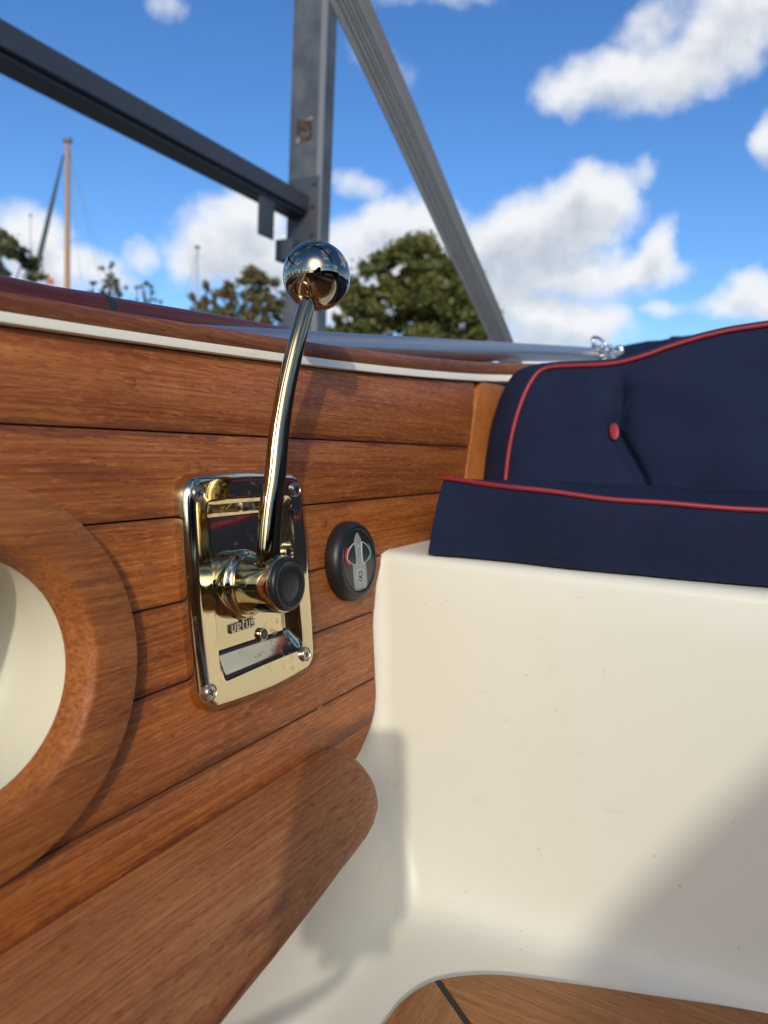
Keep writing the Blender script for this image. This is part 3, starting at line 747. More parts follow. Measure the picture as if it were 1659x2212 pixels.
boat = [(a*mm, b*mm-.0003) for a, b in boat]
prism('boat_symbol', boat, um, .0119, .01235, GREYP, pk)
strip_out([(a*1.09, b*1.035) for a, b in boat], .00035, .0121, .01232, LGREY, 'symbol_outline', pk)
def btn(s):
    p = [(-5.4, 13.4), (-7.2, 14.0), (-11, 12.4), (-15, 9.4), (-17.6, 5.8), (-17.6, 3.0), (-14.6, .6), (-10.6, -1.6), (-7.2, -2.6), (-5.3, -1.6), (-4.6, 3.0), (-4.8, 8)]
    p = [(a*s*mm, b*mm) for a, b in p]; q = smooth_path([p[-1]]+p+[p[0], p[1]], 4)[4:-4]; q = [tuple(v) for v in q]
    return q[:-1] if s < 0 else q[:-1]
for s, mcol in ((1, REDP), (-1, GRNP)):
    q = btn(s)
    prism('side_button', q if s > 0 else q[::-1], um, .0121, .01275, SLATE, pk)
    strip_out(q, .0006, .0122, .01285, LGREY, 'button_outline', pk)
    cr = arc(-11.2*s*mm, 5.2*mm, 8.9*mm, radians(180-52) if s > 0 else radians(52), radians(180+52) if s > 0 else radians(-52), 18)
    ci = [(cx_+s*.0034*abs(cos(radians(-52+104*i/18)))**.6, cy_) for i, (cx_, cy_) in enumerate(cr)]
    prism('colour_arc', cr+ci[::-1], um, .0119, .0126, mcol, pk)
def circ(cx, cy, r, n=40): return [(cx+r*cos(2*pi*i/n), cy+r*sin(2*pi*i/n)) for i in range(n)]
prism('power_button', circ(0, -.0121, .0049), um, .0122, .01245, SLATE, pk)
strip_out(circ(0, -.0121, .0052), .0007, .0122, .01262, LGREY, 'power_ring', pk)
pr = [(.0030*cos(a), -.0121+.0030*sin(a)) for a in np.linspace(radians(125), radians(415), 26)]
strip_out(pr, .0006, .0122, .01266, LGREY, 'power_symbol', pk, False)
strip_out([(0, -.0118), (0, -.0076)], .0006, .0122, .01267, LGREY, 'power_symbol', pk, False)
prism('indicator_light', circ(0, .0118, .0009, 20), um, .0122, .0126, LGREY, pk)

# ------------------------------------------------------------------ seat cushion
sc = tag(empty('seat_cushion'), 'navy blue canvas seat cushion with red piping, lying on the cream seat base', 'seat cushion')
CX = [-.252, -.249, -.240, -.184, -.107, -.051, 0., .15, .45, .80, 1.10, 1.115]
KYB = [(-.252, .548), (-.184, .560), (-.127, .563), (-.061, .576), (.005, .588), (.3, .61), (.6, .61), (1.115, .55)]
KYT = [(-.252, .572), (-.18, .562), (-.107, .568), (-.051, .577), (0., .588), (.3, .61), (.6, .61), (1.115, .57)]
KZT = [(-.252, -.0272), (-.18, -.0305), (-.107, -.0345), (-.051, -.0354), (0., -.0354), (.3, -.036), (.6, -.036), (1.115, -.028)]
def kf(K, x): return float(np.interp(x, [k_[0] for k_ in K], [k_[1] for k_ in K]))
xs = np.linspace(-.252, 1.115, 150)
KZB = [(-.252, -.0345), (-.1, -.0315), (0, -.029), (.3, -.028), (1.115, -.034)]
secs = []
for i, x in enumerate(xs):
    yb, yt, zt = kf(KYB, x), kf(KYT, x), kf(KZT, x)
    wob = .0008*sin(x*23)+.0006*sin(x*61+1)+.0005*sin(x*137)
    s = []
    s.append((yb+.03, -.0922)); s.append((yb+.004, -.0920)); s.append((yb, -.0905+wob*.5))
    for q in np.linspace(.1, .95, 10): s.append((yb+(yt-yb)*q-.0030*sin(pi*q)+wob*sin(pi*q), -.0905+(zt+.0905)*q))
    s.append((yt+.001, zt)); s.append((yt+.004, zt+.0012))
    for q in np.linspace(.05, 1., 14):
        puff = .0026*sin(pi*min(q*1.15, 1.))*min(1, (x+.252)/.12)
        s.append((yt+(.93-yt)*q, zt+.0012+(kf(KZB, x)-zt)*min(1., q*1.9)+puff+wob))
    s.append((.94, -.060)); s.append((.94, -.0922))
    secs.append([(x, y, z) for y, z in s])
n = len(secs[0]); vs = [p for s in secs for p in s]
fs = [(i*n+k_, i*n+(k_+1) % n, (i+1)*n+(k_+1) % n, (i+1)*n+k_) for i in range(len(secs)-1) for k_ in range(n)]+[tuple(range(n))[::-1], tuple(range((len(secs)-1)*n, len(secs)*n))]
bm = bmesh.new(); me = bpy.data.meshes.new('t'); me.from_pydata(vs, [], fs); bm.from_mesh(me); bpy.data.meshes.remove(me)
from_bm('cushion_cover', bm, NAVY, sc, True, 50)
pp_ = [(x, kf(KYT, x)-.0004, kf(KZT, x)+.0004+.0004*sin(x*70)) for x in np.linspace(-.251, 1.11, 120)]
tube('piping', pp_, .0021, PIPE, sc, 10)

# ------------------------------------------------------------------ backrest cushion
bc = tag(empty('backrest_cushion'), 'navy blue buttoned backrest cushion with red piping and curved top, above the seat cushion', 'backrest')
def lp_(px, py, y0, lean, z0=-.033):
    n_ = (0, 1, -lean); return planept(px, py, n_, y0-lean*z0)
PO = [(1036, 1045), (1040, 1010), (1046, 965), (1058, 905), (1078, 848), (1100, 812), (1122, 797), (1155, 787), (1220, 781), (1300, 778), (1345, 772), (1400, 756), (1450, 738), (1550, 711), (1659, 693)]
PI_ = [(1092, 1050), (1096, 1010), (1104, 955), (1118, 898), (1137, 847), (1158, 812), (1178, 798), (1205, 793), (1250, 791), (1300, 789), (1345, 783), (1400, 767), (1450, 749), (1550, 721), (1659, 703)]
OUT = [lp_(x, y, .785, .42) for x, y in PO]; INN = [lp_(x, y, .748, .40) for x, y in PI_]
# carry both outlines on to the right, level then down, past the frame
def ext(P, xr, drop):
    a = P[-1]; Q = list(P)
    for q in np.linspace(.12, 1, 9):
        x = a[0]+(xr-a[0])*q; z = a[2]+.05*sin(min(q*3.0, pi/2))-.17*max(0, q-.72)**1.2/.28**1.2*.9; Q.append(np.array((x, P[-1][1]+(z-a[2])*.42, z)))
    return Q
OUT = smooth_path(ext(OUT, 1.18, 0), 40); INN = smooth_path(ext(INN, 1.15, 0), 40)
SEAM = [lp_(x, y, .748, .40) for x, y in ((1343, 805), (1345, 850), (1335, 905), (1328, 932), (1350, 970), (1375, 1015), (1392, 1052))]
SEAM = np.array(smooth_path(SEAM, 16)); BUT = lp_(1327, 932, .748, .40)
def dimple(x, z, y):
    d = np.min(np.hypot(SEAM[:, 0]-x, SEAM[:, 2]-z)); db = math.hypot(BUT[0]-x, BUT[2]-z)
    right = .5+.5*math.tanh((x-float(np.interp(z, SEAM[::-1, 2], SEAM[::-1, 0])))/.008)
    u_ = .0120*math.exp(-(d/.0056)**2)+.005*math.exp(-(d/.020)**2)+.012*math.exp(-(db/.018)**2)+.005*right*math.exp(-d/.06)
    u_ += .0016*sin(z*95+x*25)*math.exp(-((x-BUT[0]-.07)/.10)**2)+.0015*sin(x*60+z*30)
    return u_
no = len(OUT); vs = []; 
cen_low = -.075
# rows: from piping ring inwards to a bottom line
NI = 60
rows = []
mid = [np.array((p[0], p[1], p[2]))*.5+np.array((q[0], q[1], q[2]))*.5+np.array((0, -.004, .0015)) for p, q in zip(OUT, INN)]
q1 = [np.array(p)*.85+np.array(q)*.15+np.array((0, -.001, .001)) for p, q in zip(OUT, INN)]
q2 = [np.array(p)*.2+np.array(q)*.8+np.array((0, -.002, .001)) for p, q in zip(OUT, INN)]
bk = [np.array(p)+np.array((.012, .05, -.006)) for p in OUT]
rows += [bk, [np.array(p)+np.array((.002, .006, -.0008)) for p in OUT], q1, mid, q2, INN]
x_lo = [INN[0][0]+.03+(1.10-INN[0][0])*(i/(no-1)) for i in range(no)]
for r_ in range(1, NI+1):
    s = r_/NI; row = []
    for i, p in enumerate(INN):
        tx = x_lo[i]; tz = cen_low
        x = p[0]+(tx-p[0])*s; z = p[2]+(tz-p[2])*s
        y0 = .748+.40*(z+.033)
        y = y0-.012*(1-math.exp(-s*7))*(1 if True else 0)+dimple(x, z, y0)*min(1, s*6)
        row.append(np.array((x, y, z)))
    rows.append(row)
vs = [p for r_ in rows for p in r_]
fs = [(i*no+j, i*no+j+1, (i+1)*no+j+1, (i+1)*no+j) for i in range(len(rows)-1) for j in range(no-1)]
bm = bmesh.new(); me = bpy.data.meshes.new('t'); me.from_pydata([tuple(v) for v in vs], [], fs); bm.from_mesh(me); bpy.data.meshes.remove(me)
from_bm('cushion_cover', bm, NAVY, bc, True, 180)
tube('piping', [np.array(p)+np.array((0, -.0022, .0004)) for p in INN], .0026, PIPE, bc, 10)
by = .748+.40*(BUT[2]+.033)+.006
bm = bmesh.new(); bmesh.ops.create_uvsphere(bm, u_segments=24, v_segments=14, radius=1.)
for v in bm.verts: v.co = Vector((BUT[0]+v.co.x*.0050-v.co.z*.0020, by-.0065+v.co.y*.0016+.4*v.co.z*.0085, BUT[2]+v.co.z*.0088+v.co.x*.001))
from_bm('button', bm, PIPE, bc, True, 180)
# timber back panel that carries the backrest round the stern
bp = [(np.array(p)+np.array((.0, .055, -.02))) for p in OUT]
vs = [tuple(p) for p in bp]+[(p[0], p[1]-.05, -.093) for p in bp]+[(p[0], p[1]+.02, p[2]) for p in bp]+[(p[0], p[1]-.03, -.093) for p in bp]
fs = [(j, j+1, no+j+1, no+j) for j in range(no-1)]+[(j+2*no, 3*no+j, 3*no+j+1, j+1+2*no) for j in range(no-1)]+[(j, 2*no+j, 2*no+j+1, j+1) for j in range(no-1)]
tag(mk('stern_panel', vs, fs, TEAKX, None, True, 40), 'teak panel standing behind the navy backrest cushion', 'panel')

# ------------------------------------------------------------------ gunwale rail outside the coaming, hull and decks
rail = tag(empty('gunwale_rail'), 'dark red varnished mahogany gunwale rail with a black joint band, beyond the coaming', 'rail')
RZ = [(-1.3, .075), (.268, .0865), (.336, .0915), (.556, .105), (.637, .1075), (.9, .112), (1.2, .125), (1.6, .16), (2.2, .22)]
RX = [(-1.3, -.40), (.268, -.411), (.637, -.416), (1.0, -.415), (1.6, -.36), (2.2, -.18)]
def rp(y): return (float(np.interp(y, [a[0] for a in RX], [a[1] for a in RX])), y, float(np.interp(y, [a[0] for a in RZ], [a[1] for a in RZ])))
RP = [np.array(p) for p in smooth_path([rp(y) for y in np.linspace(-1.3, 2.1, 18)], 4)]
rail_pts = [p-np.array((0, 0, .0115)) for p in RP]
jy = .338
for seg_ in ([p for p in rail_pts if p[1] < jy-.0025], [p for p in rail_pts if p[1] > jy+.0025]):
    e = rp(jy); e = np.array((e[0], jy+(-.0025 if seg_[0][1] < 0 else .0025), e[2]-.0115))
    path = seg_+[e] if seg_[0][1] < 0 else [e]+seg_
    tube('rail_timber', path, .0135, MAHO, rail, 28, True, ry=.016, up=(0, 0, 1), power=.9)
e = rp(jy); tube('joint_band', [(e[0], jy-.0027, e[2]-.0115), (e[0], jy+.0027, e[2]-.0115)], .0138, mat('dark_joint_tape', (.015, .024, .034), .5), rail, 28, True, ry=.0163, up=(0, 0, 1), power=.9)
# hull and side decks: outline mirrored about x = .45
CXL = .45
def hull_x(y, f=1.): # half beam
    if y < .6: return .868*f
    t = min((y-.6)/2.2, 1.); return .868*math.sqrt(max(0., 1-t**2.4))*f
hy = list(np.linspace(-3.2, .6, 12))+list(np.linspace(.8, 2.79, 22))+[2.8]
rowsH = []
for sgn in (1,):
    pass
hv, hf = [], []
for y in hy:
    bow = 1. if y > -1.6 else math.sqrt(max(0, 1-((-1.6-y)/1.75)**2))
    hb = hull_x(y)*bow; zt = rp(min(y, 2.1))[2]-.028
    prof_ = [(hb, zt), (hb*.995, zt-.10), (hb*.97, zt-.28), (hb*.90, zt-.5), (hb*.72, zt-.72), (hb*.35, zt-.90), (0, zt-.95)]
    pts = [(CXL-a, y, z) for a, z in prof_]+[(CXL+a, y, z) for a, z in prof_[-2::-1]]
    hv += pts
nh = 13
hf = [(i*nh+j, i*nh+j+1, (i+1)*nh+j+1, (i+1)*nh+j) for i in range(len(hy)-1) for j in range(nh-1)]
hull = tag(empty('boat_hull'), 'navy painted hull and side decks of the boat around the cockpit', 'hull')
mk('hull_shell', hv, hf, HULLM, hull, True, 60)
# side decks (left and right) and aft deck
for s in (-1, 1):
    dv, df = [], []
    for y in np.linspace(-1.15, 1.0, 16):
        xo = CXL+s*(hull_x(y)-.02); xi = CXL+s*(CXL-(-.345-.0)+0.0-plan(y)); z = rp(y)[2]-.030
        dv += [(xo, y, z), (xi, y, min(z+.004, stp(y)))]
    for i in range(15): df.append((2*i, 2*i+2, 2*i+3, 2*i+1))
    mk('side_deck', dv, df, DECKP, hull, True)
dv = []; ay = np.linspace(1.0, 2.78, 16)
for y in ay:
    z = rp(min(y, 2.1))[2]-.030; dv += [(CXL-hull_x(y)*.98, y, z), (CXL, y, z+.02), (CXL+hull_x(y)*.98, y, z)]
mk('aft_deck', dv, [(3*i+k_, 3*i+3+k_, 3*i+4+k_, 3*i+1+k_) for i in range(15) for k_ in (0, 1)], DECKP, hull, True)
dv = []; ay = np.linspace(-3.2, -1.15, 12)
for y in ay:
    bow = 1. if y > -1.6 else math.sqrt(max(0, 1-((-1.6-y)/1.75)**2))
    dv += [(CXL-hull_x(y)*.98*bow, y, .05), (CXL, y, .075), (CXL+hull_x(y)*.98*bow, y, .05)]
mk('fore_deck', dv, [(3*i+k_, 3*i+3+k_, 3*i+4+k_, 3*i+1+k_) for i in range(11) for k_ in (0, 1)], TEAK, hull, True)

# the other side of the cockpit, mirrored
ow = tag(empty('far_cockpit_side'), 'teak plank lining on the opposite side of the cockpit, outside the picture', 'wall')
for z0, z1 in ((-.262, -.197), (-.197, -.142), (-.142, -.096), (-.096, -.047), (-.047, .002), (.002, .048)):
    prism('plank', [(-1.15, z0+gap), (.9, z0+gap), (.9, z1-gap), (-1.15, z1-gap)], lambda a, b, t: Vector((2*CXL-wx(b)+.0-t*NN[0], a, b)), -.011, 0, TEAK, ow, .0016)
def m2(sec): return lambda y: [(2*CXL-x, z) for x, z in sec(y)]
sweep('cream_strip', YS[:-4], m2(lambda y: [(wx(sb(y))+plan(y)-.010, sb(y)), (wx(sb(y))+plan(y)+.001, sb(y)), (wx(stp(y))+plan(y)+.001, stp(y)), (wx(stp(y))+plan(y)-.010, stp(y))]), STRIP, ow)
sweep('cap_rail', YS[:-4], m2(capsec), CAPW, ow)
# forward bulkhead with step down
bh = tag(empty('forward_bulkhead'), 'teak bulkhead closing the cockpit forward, behind the camera', 'bulkhead')
for i in range(12):
    x0 = -.30+i*.125
    prism('plank', [(x0+.0006, -.40), (x0+.1244, -.40), (x0+.1244, .05), (x0+.0006, .05)], lambda a, b, t: Vector((a, -1.16+t, b)), 0, .012, TRIMW, bh, .0016)
# unseen navy screen added forward, sloped to cast the diagonal shadow on the seat
caster = tag(empty('shadow_caster'), 'navy canvas screen with sloping side, added behind the camera to cast a diagonal shadow', 'shadow_caster')
def back_to(p, Y): k_ = (p[1]-Y)/-SUN[1]; return np.array(p)+SUN*k_
HA = back_to((-.123, .535, -.420), -1.02); HB_ = back_to((.016, .548, -.230), -1.02)
sl_ = (HB_[2]-HA[2])/(HB_[0]-HA[0]); hx = lambda z: HA[0]+(z-HA[2])/sl_
HO = [(hx(.075), .075), (hx(.25), .25), (hx(.45), .45), (hx(.60), .60), (hx(.66)+.01, .66), (hx(.69)+.05, .69), (1.10, .70), (1.22, .66), (1.28, .55), (1.29, .075)]
rowsS = []
for q in np.linspace(0, 1, 8):
    rowsS.append([(x+(.03*q if i < 5 else 0), -1.02-.42*q, .075+(z-.075)*(1-.30*q*q)+(.006*sin(i*2+q*9) if 0 < i < 9 else 0)*q) for i, (x, z) in enumerate(HO)])
n = len(HO); vs = [p for r_ in rowsS for p in r_]
fs = [(i*n+j, (i+1)*n+j, (i+1)*n+(j+1) % n, i*n+(j+1) % n) for i in range(7) for j in range(n)]+[tuple(range(n)), tuple(range(7*n, 8*n))[::-1]]
mk('caster_canvas', vs, fs, NAVY, caster, False)
tube('caster_bow', smooth_path([(x-.002, -1.018, z) for x, z in HO], 4), .009, CHROME, caster, 12)

# ------------------------------------------------------------------ folded canopy tubes, shackle, canopy roll
def ext_line(p, q, a, b): p = np.array(p); q = np.array(q); return [p+(q-p)*t for t in np.linspace(a, b, 8)]
TA = ray(933, 755)*.83; TB = ray(1283, 766)*1.33
tb = tag(empty('canopy_tube'), 'thick pale grey aluminium canopy tube lying level behind the coaming', 'tube')
tube('tube_body', ext_line(TA, TB, -.66, 1.), .0132, ALU, tb, 32)
tube('end_cap', ext_line(TA, TB, 1.0, 1.025), 0.0138, CHROME, tb, 24)
o2 = np.array((-.004, .02, -.031))
tb2 = tag(empty('canopy_tube'), 'thinner white canopy tube lying just under the thick grey one', 'tube')
tube('tube_body', ext_line(TA+o2, TB+o2+np.array((0, 0, .002)), -.3, .95), .0075, WHITEP, tb2, 24)
sk = tag(empty('snap_shackle'), 'shiny steel shackle and hinge fitting at the end of the grey canopy tube', 'shackle')
E = TB+np.array((.010, .0, .0))
lp2 = [E+np.array((-.022+.016*cos(a)+.020*sin(a)*.8, -.01, .016+.011*sin(a)*1.3)) for a in np.linspace(0, 2*pi, 28)]
Rr = Matrix.Rotation(radians(35), 3, 'Y')
lp2 = [Vector(E)+Vector((.0, -.012, .020))+Rr@Vector((0.0150*cos(a), 0, .0068*sin(a))) for a in np.linspace(0, 2*pi, 28)]
tube('shackle_bow', lp2, .0026, CHROME, sk, 10)
box('hinge_block', E+np.array((.022, 0, .000)), (.044, .016, .017), CHROME, sk, .003, Matrix.Rotation(radians(-28), 3, 'Y'))
box('hinge_block', E+np.array((.004, .004, -.004)), (.020, .020, .026), CHROME, sk, .003, Matrix.Rotation(radians(12), 3, 'Y'))
for dx, dz in ((-.022, .008), (.006, .012), (.020, .012), (.036, .010), (.012, -.012), (.030, -.012)):
    bm = bmesh.new(); bmesh.ops.create_uvsphere(bm, u_segments=14, v_segments=10, radius=.0048); bmesh.ops.translate(bm, verts=bm.verts, vec=Vector(E)+Vector((dx, -.012, dz)))
    from_bm('bolt_head', bm, CHROME, sk, True, 180)
tube('pin', [E+np.array((-.012, -.012, .016)), E+np.array((.030, -.014, -.010))], .0026, CHROME, sk, 8)
cr_ = tag(empty('canopy_roll'), 'rolled dark navy canopy behind the backrest, its end beside the steel shackle', 'canopy roll')
RA = ray(1318, 772)*1.62; RB = ray(1545, 765)*1.45
RA2 = [RA+(RB-RA)*t+np.array((0, .03, .0)) for t in np.linspace(0, 2.6, 22)]
rr = [.030*.55, .030]+[.034+.016*min(1, i/6)+.0015*sin(i*2.3) for i in range(20)]
tube('canvas_roll', RA2, rr, NAVY, cr_, 28)
tube('roll_end', [RA2[0]+np.array((-.014, -.004, -.004)), RA2[0]+np.array((.004, 0, 0))], [.008, .017], WHITEP, cr_, 16)
for k_ in (5, 12): tube('roll_strap', [RA2[k_]-np.array((.009, 0, 0)), RA2[k_]+np.array((.009, 0, 0))], rr[k_]+.002, PIPE if False else NAVY, cr_, 24)

cbn = tag(empty('reflection_bulk'), 'bulky navy canvas added along the opposite coaming as a dark reflection, outside the picture', 'dark bulk')  # unseen bulk added so knob and lever reflect something dark
BP = smooth_path([(1.17, -.85, .12), (1.19, -.7, .19), (1.20, -.3, .22), (1.19, .2, .23), (1.17, .6, .22), (1.13, .85, .20), (1.08, 1.0, .15)], 6)
tube('bulk_canvas', BP, [.05]+[.15+.012*sin(i*1.7) for i in range(len(BP)-2)]+[.05], NAVY, cbn, 28, True, ry=[.04]+[.12+.01*sin(i*1.1) for i in range(len(BP)-2)]+[.04], up=(0, 0, 1))
for k_ in (9, 20, 30): tube('bulk_band', [BP[k_]-np.array((0, .01, 0)), BP[k_]+np.array((0, .01, 0))], .166, CAULK, cbn, 28, True, ry=.136, up=(0, 0, 1))
# ------------------------------------------------------------------ steel lifting frame: post, beam, brackets, strap
fr = tag(empty('steel_post'), 'tall grey galvanised steel column with scraped rusty patch, behind the ball knob', 'post')
px0, px1, py0, py1 = -2.172, -1.983, 2.900, 2.978
prism('column', [(px0, py0), (px1, py0), (px1, py1), (px0, py1)], lambda a, b, t: Vector((a, b, t)), WZ+.6, 4.2, POSTM, fr)
prism('corner_lip', [(px1-.030, py0-.006), (px1+.001, py0-.006), (px1+.001, py0-.0005), (px1-.030, py0-.0005)], lambda a, b, t: Vector((a, b, t)), WZ+.62, 4.19, LIPM, fr)  # lighter strip standing in for the highlight along the column's corner
prism('corner_lip', [(px0-.004, py0-.005), (px0+.006, py0-.005), (px0+.006, py0-.0005), (px0-.004, py0-.0005)], lambda a, b, t: Vector((a, b, t)), WZ+.62, 4.19, POSTM, fr)
box('gusset_plate', (-2.085, py0-.004, 1.07), (.185, .0065, .38), BEAMM, fr, .002)
for (x_, z_) in ((-2.155, 1.235), (-2.02, 1.225), (-2.025, 1.12), (-2.03, .99), (-2.14, .97), (-2.02, .91)):
    tube('bolt', [(x_, py0-.018, z_), (x_, py0-.006, z_)], .011, BEAMM, fr, 6)
box('rust_patch', (-2.095, py0-.0012, 1.482), (.088, .002, .105), RUST, fr, .0)
box('bracket', (-2.150, py0-.035, .915), (.10, .06, .10), BEAMM, fr, .004)
bmh = tag(empty('steel_beam'), 'long dark steel side beam running level from the upper left to the post', 'beam')
x0 = -2.05
def cs(name, pts, y0, y1, m, par):
    return prism(name, pts, lambda a, b, t: Vector((a, t, b)), y0, y1, m, par, .002)
cs('beam_body', [(x0, 1.170), (x0, 1.098), (x0-.006, 1.092), (x0-.12, 1.092), (x0-.12, 1.170)], -6., 2.893, BEAMM, bmh)
cs('lower_flange', [(x0-.018, 1.0915), (x0-.018, 1.078), (x0-.12, 1.078), (x0-.12, 1.0915)], -6., 2.893, BEAMM, bmh)
box('hanging_lug', (x0-.03, 2.61, .99), (.012, .105, .17), BEAMM, bmh, .003)
cb = tag(empty('cross_beam'), 'dark steel cross beam of the lifting frame, overhead out of the picture', 'beam')
box('beam_body', (-.2, .45, 1.262), (3.9, .10, .12), BEAMM, cb, .004)
for yy in (-5.5,):
    o = tag(empty('steel_post'), 'grey steel column of the lifting frame far behind the camera', 'post')
    box('column', (-2.08, yy, 1.2), (.19, .08, 3.4), POSTM, o, .004)
# lifting strap
S1 = ray(757, 0)*1.18; S2 = ray(1085, 740)*2.04
sd = nz(S2-S1); T1 = S1-sd*((1.215-S1[2])/(-sd[2])); T2 = S2+sd*.9
mid_v = nz(S1*.5+S2*.5); wdir = nz(np.cross(sd, mid_v)); 
st_ = tag(empty('lifting_strap'), 'broad grey woven lifting strap with stitched ribs slanting down in front of the sky', 'strap')
HW = .030
def strap_mesh(name, a0, a1, thick, off, m):
    nrm_ = nz(np.cross(wdir, sd)); 
    if nrm_.dot(mid_v) > 0: nrm_ = -nrm_
    vs, fs = [], []
    N_ = 60
    for i in range(N_+1):
        q = i/N_; p = T1+(T2-T1)*q+nrm_*off+wdir*.0008*sin(q*31)
        for (u_, v_) in ((a0, 0), (a1, 0), (a1, thick), (a0, thick)): vs.append(p+wdir*u_+nrm_*v_)
    for i in range(N_):
        for k_ in range(4): fs.append((i*4+k_, i*4+(k_+1) % 4, (i+1)*4+(k_+1) % 4, (i+1)*4+k_))
    fs += [(0, 1, 2, 3), (N_*4+3, N_*4+2, N_*4+1, N_*4)]
    bm = bmesh.new(); me = bpy.data.meshes.new('t'); me.from_pydata([tuple(v) for v in vs], [], fs); bm.from_mesh(me); bpy.data.meshes.remove(me)
    return from_bm(name, bm, m, st_, True, 30)
strap_mesh('webbing', -HW, HW, .003, 0., WEB)
for a in (-.0165, -.009, -.0035, .004, .0095): strap_mesh('stitch_rib', a, a+.0035, .0013, .003, WEB)
strap_mesh('red_edge', -HW-.0008 if wdir[2] > 0 else HW, -HW if wdir[2] > 0 else HW+.0008, .0025, .0003, WEBR)

# ------------------------------------------------------------------ trees
def leaves(n, centers, radii, size, flat=.8):
    """n leaf quads scattered in clumps"""
    w = radii**2; w = w/w.sum(); idx = rng.choice(len(centers), n, p=w)
    d = rng.normal(size=(n, 3)); d /= np.linalg.norm(d, axis=1)[:, None]
    rad = radii[idx]*(rng.random(n)**.45)*np.where(rng.random(n) < .25, 1.9, 1.); P = centers[idx]+d*rad[:, None]*np.array((1, 1, flat))
    a = rng.normal(size=(n, 3)); a /= np.linalg.norm(a, axis=1)[:, None]
    b = np.cross(a, rng.normal(size=(n, 3))); b /= np.linalg.norm(b, axis=1)[:, None]
    s = size*(.6+.8*rng.random(n))[:, None]
    V = np.empty((n*4, 3)); V[0::4] = P-a*s; V[1::4] = P+b*s*.6; V[2::4] = P+a*s; V[3::4] = P-b*s*.6
    return V
def quads(name, V, m, parent):
    n = len(V)//4; me = bpy.data.meshes.new(name)
    me.vertices.add(len(V)); me.vertices.foreach_set('co', V.ravel())
    me.loops.add(n*4); me.loops.foreach_set('vertex_index', np.arange(n*4, dtype=np.int32))
    me.polygons.add(n); me.polygons.foreach_set('loop_start', np.arange(0, n*4, 4, dtype=np.int32)); me.polygons.foreach_set('loop_total', np.full(n, 4, dtype=np.int32))
    me.materials.append(m); me.update(calc_edges=True)
    o = bpy.data.objects.new(name, me); C.objects.link(o); o.parent = parent; return o
def tree(label, dist, px, pytop, wpx, m, nclump, nleaf, lsize, shape='dome', sparse=.0, base_px=760, clump=.16, name='tree', group=None):
    t = tag(empty(name), label, 'tree', group)
    d = ray(px, pytop); h2 = math.hypot(d[0], d[1]); top = d*(dist/h2); axis = top[:2]
    wid = wpx/FP*dist; gz = WZ+.9; H = top[2]-gz
    rgt = np.array((d[1], -d[0]))/h2
    cen, rad = [], []
    for i in range(nclump):
        q = random.random()**(.8)                     # 0 top .. 1 low
        if shape == 'dome': wmax = wid/2*min(1., (q/.42+.02)**.75)
        elif shape == 'cone': wmax = wid/2*(.12+q*.95)
        else: wmax = wid/2*(.35+.65*q)
        a = random.uniform(0, 2*pi); r_ = wmax*math.sqrt(random.random())*.98
        z = top[2]-q*H*.72*random.uniform(.9, 1.05)-clump*wid*.3
        cen.append((axis[0]+rgt[0]*r_*cos(a)+d[0]/h2*r_*sin(a), axis[1]+rgt[1]*r_*cos(a)+d[1]/h2*r_*sin(a), z)); rad.append(wid*clump*random.uniform(.45, 1.1)*(1-.45*(1-q)))
    cen = np.array(cen); rad = np.array(rad)
    quads('crown', leaves(nleaf, cen, rad, lsize), m, t)
    vs, fs = [], []
    def limb(p, q, r0, r1, nseg=5):
        base = len(vs); P = [np.array(p)+(np.array(q)-np.array(p))*s+np.array((random.uniform(-1, 1), random.uniform(-1, 1), 0))*.02*H*sin(pi*s) for s in np.linspace(0, 1, nseg)]
        for i, c_ in enumerate(P):
            r_ = r0+(r1-r0)*i/(nseg-1)
            for k_ in range(6): vs.append((c_[0]+r_*cos(k_*pi/3), c_[1]+r_*sin(k_*pi/3), c_[2]))
        for i in range(nseg-1):
            for k_ in range(6): fs.append((base+i*6+k_, base+i*6+(k_+1) % 6, base+(i+1)*6+(k_+1) % 6, base+(i+1)*6+k_))
    limb((axis[0], axis[1], gz-.3), (axis[0], axis[1], top[2]-.12*H), H*.032, H*.006, 8)
    for i in range(min(nclump, 34)):
        c_ = cen[i]; z0 = gz+H*random.uniform(.2, .5); z0 = min(z0, c_[2]-.05*H)
        limb((axis[0], axis[1], z0), c_, H*.010, H*.0025)
    mk('trunk', vs, fs, BARK, t, True)
    return t
tree('big dense olive green tree behind the strap, right of the ball knob', 26, 905, 508, 350, LEAF1, 330, 52000, .10, 'dome', clump=.085)
tree('autumn tree with thin reddish crown, left of the steel post', 30, 548, 572, 240, LEAF2, 190, 18000, .095, 'dome', clump=.075)
tree('small thin autumn tree, left neighbour of the reddish crown', 33, 445, 605, 130, LEAF2, 90, 6800, .09, 'dome', clump=.08)
tree('loose dark green tree at the left edge under the slanting beam', 24, -14, 458, 225, LEAF3, 130, 10500, .10, 'dome', clump=.075)
tree('bare twiggy low tree right of the wooden mast', 34, 238, 565, 150, LEAF3, 110, 6200, .075, 'dome', clump=.055)
tree('faint sparse sapling between wooden mast and pale mast', 38, 315, 598, 110, LEAF3, 70, 2400, .075, 'dome', clump=.05)
tree('low leafy tree just right of the steel post, beside the big olive tree', 25, 735, 668, 100, LEAF1, 26, 3000, .10, 'dome', clump=.15)
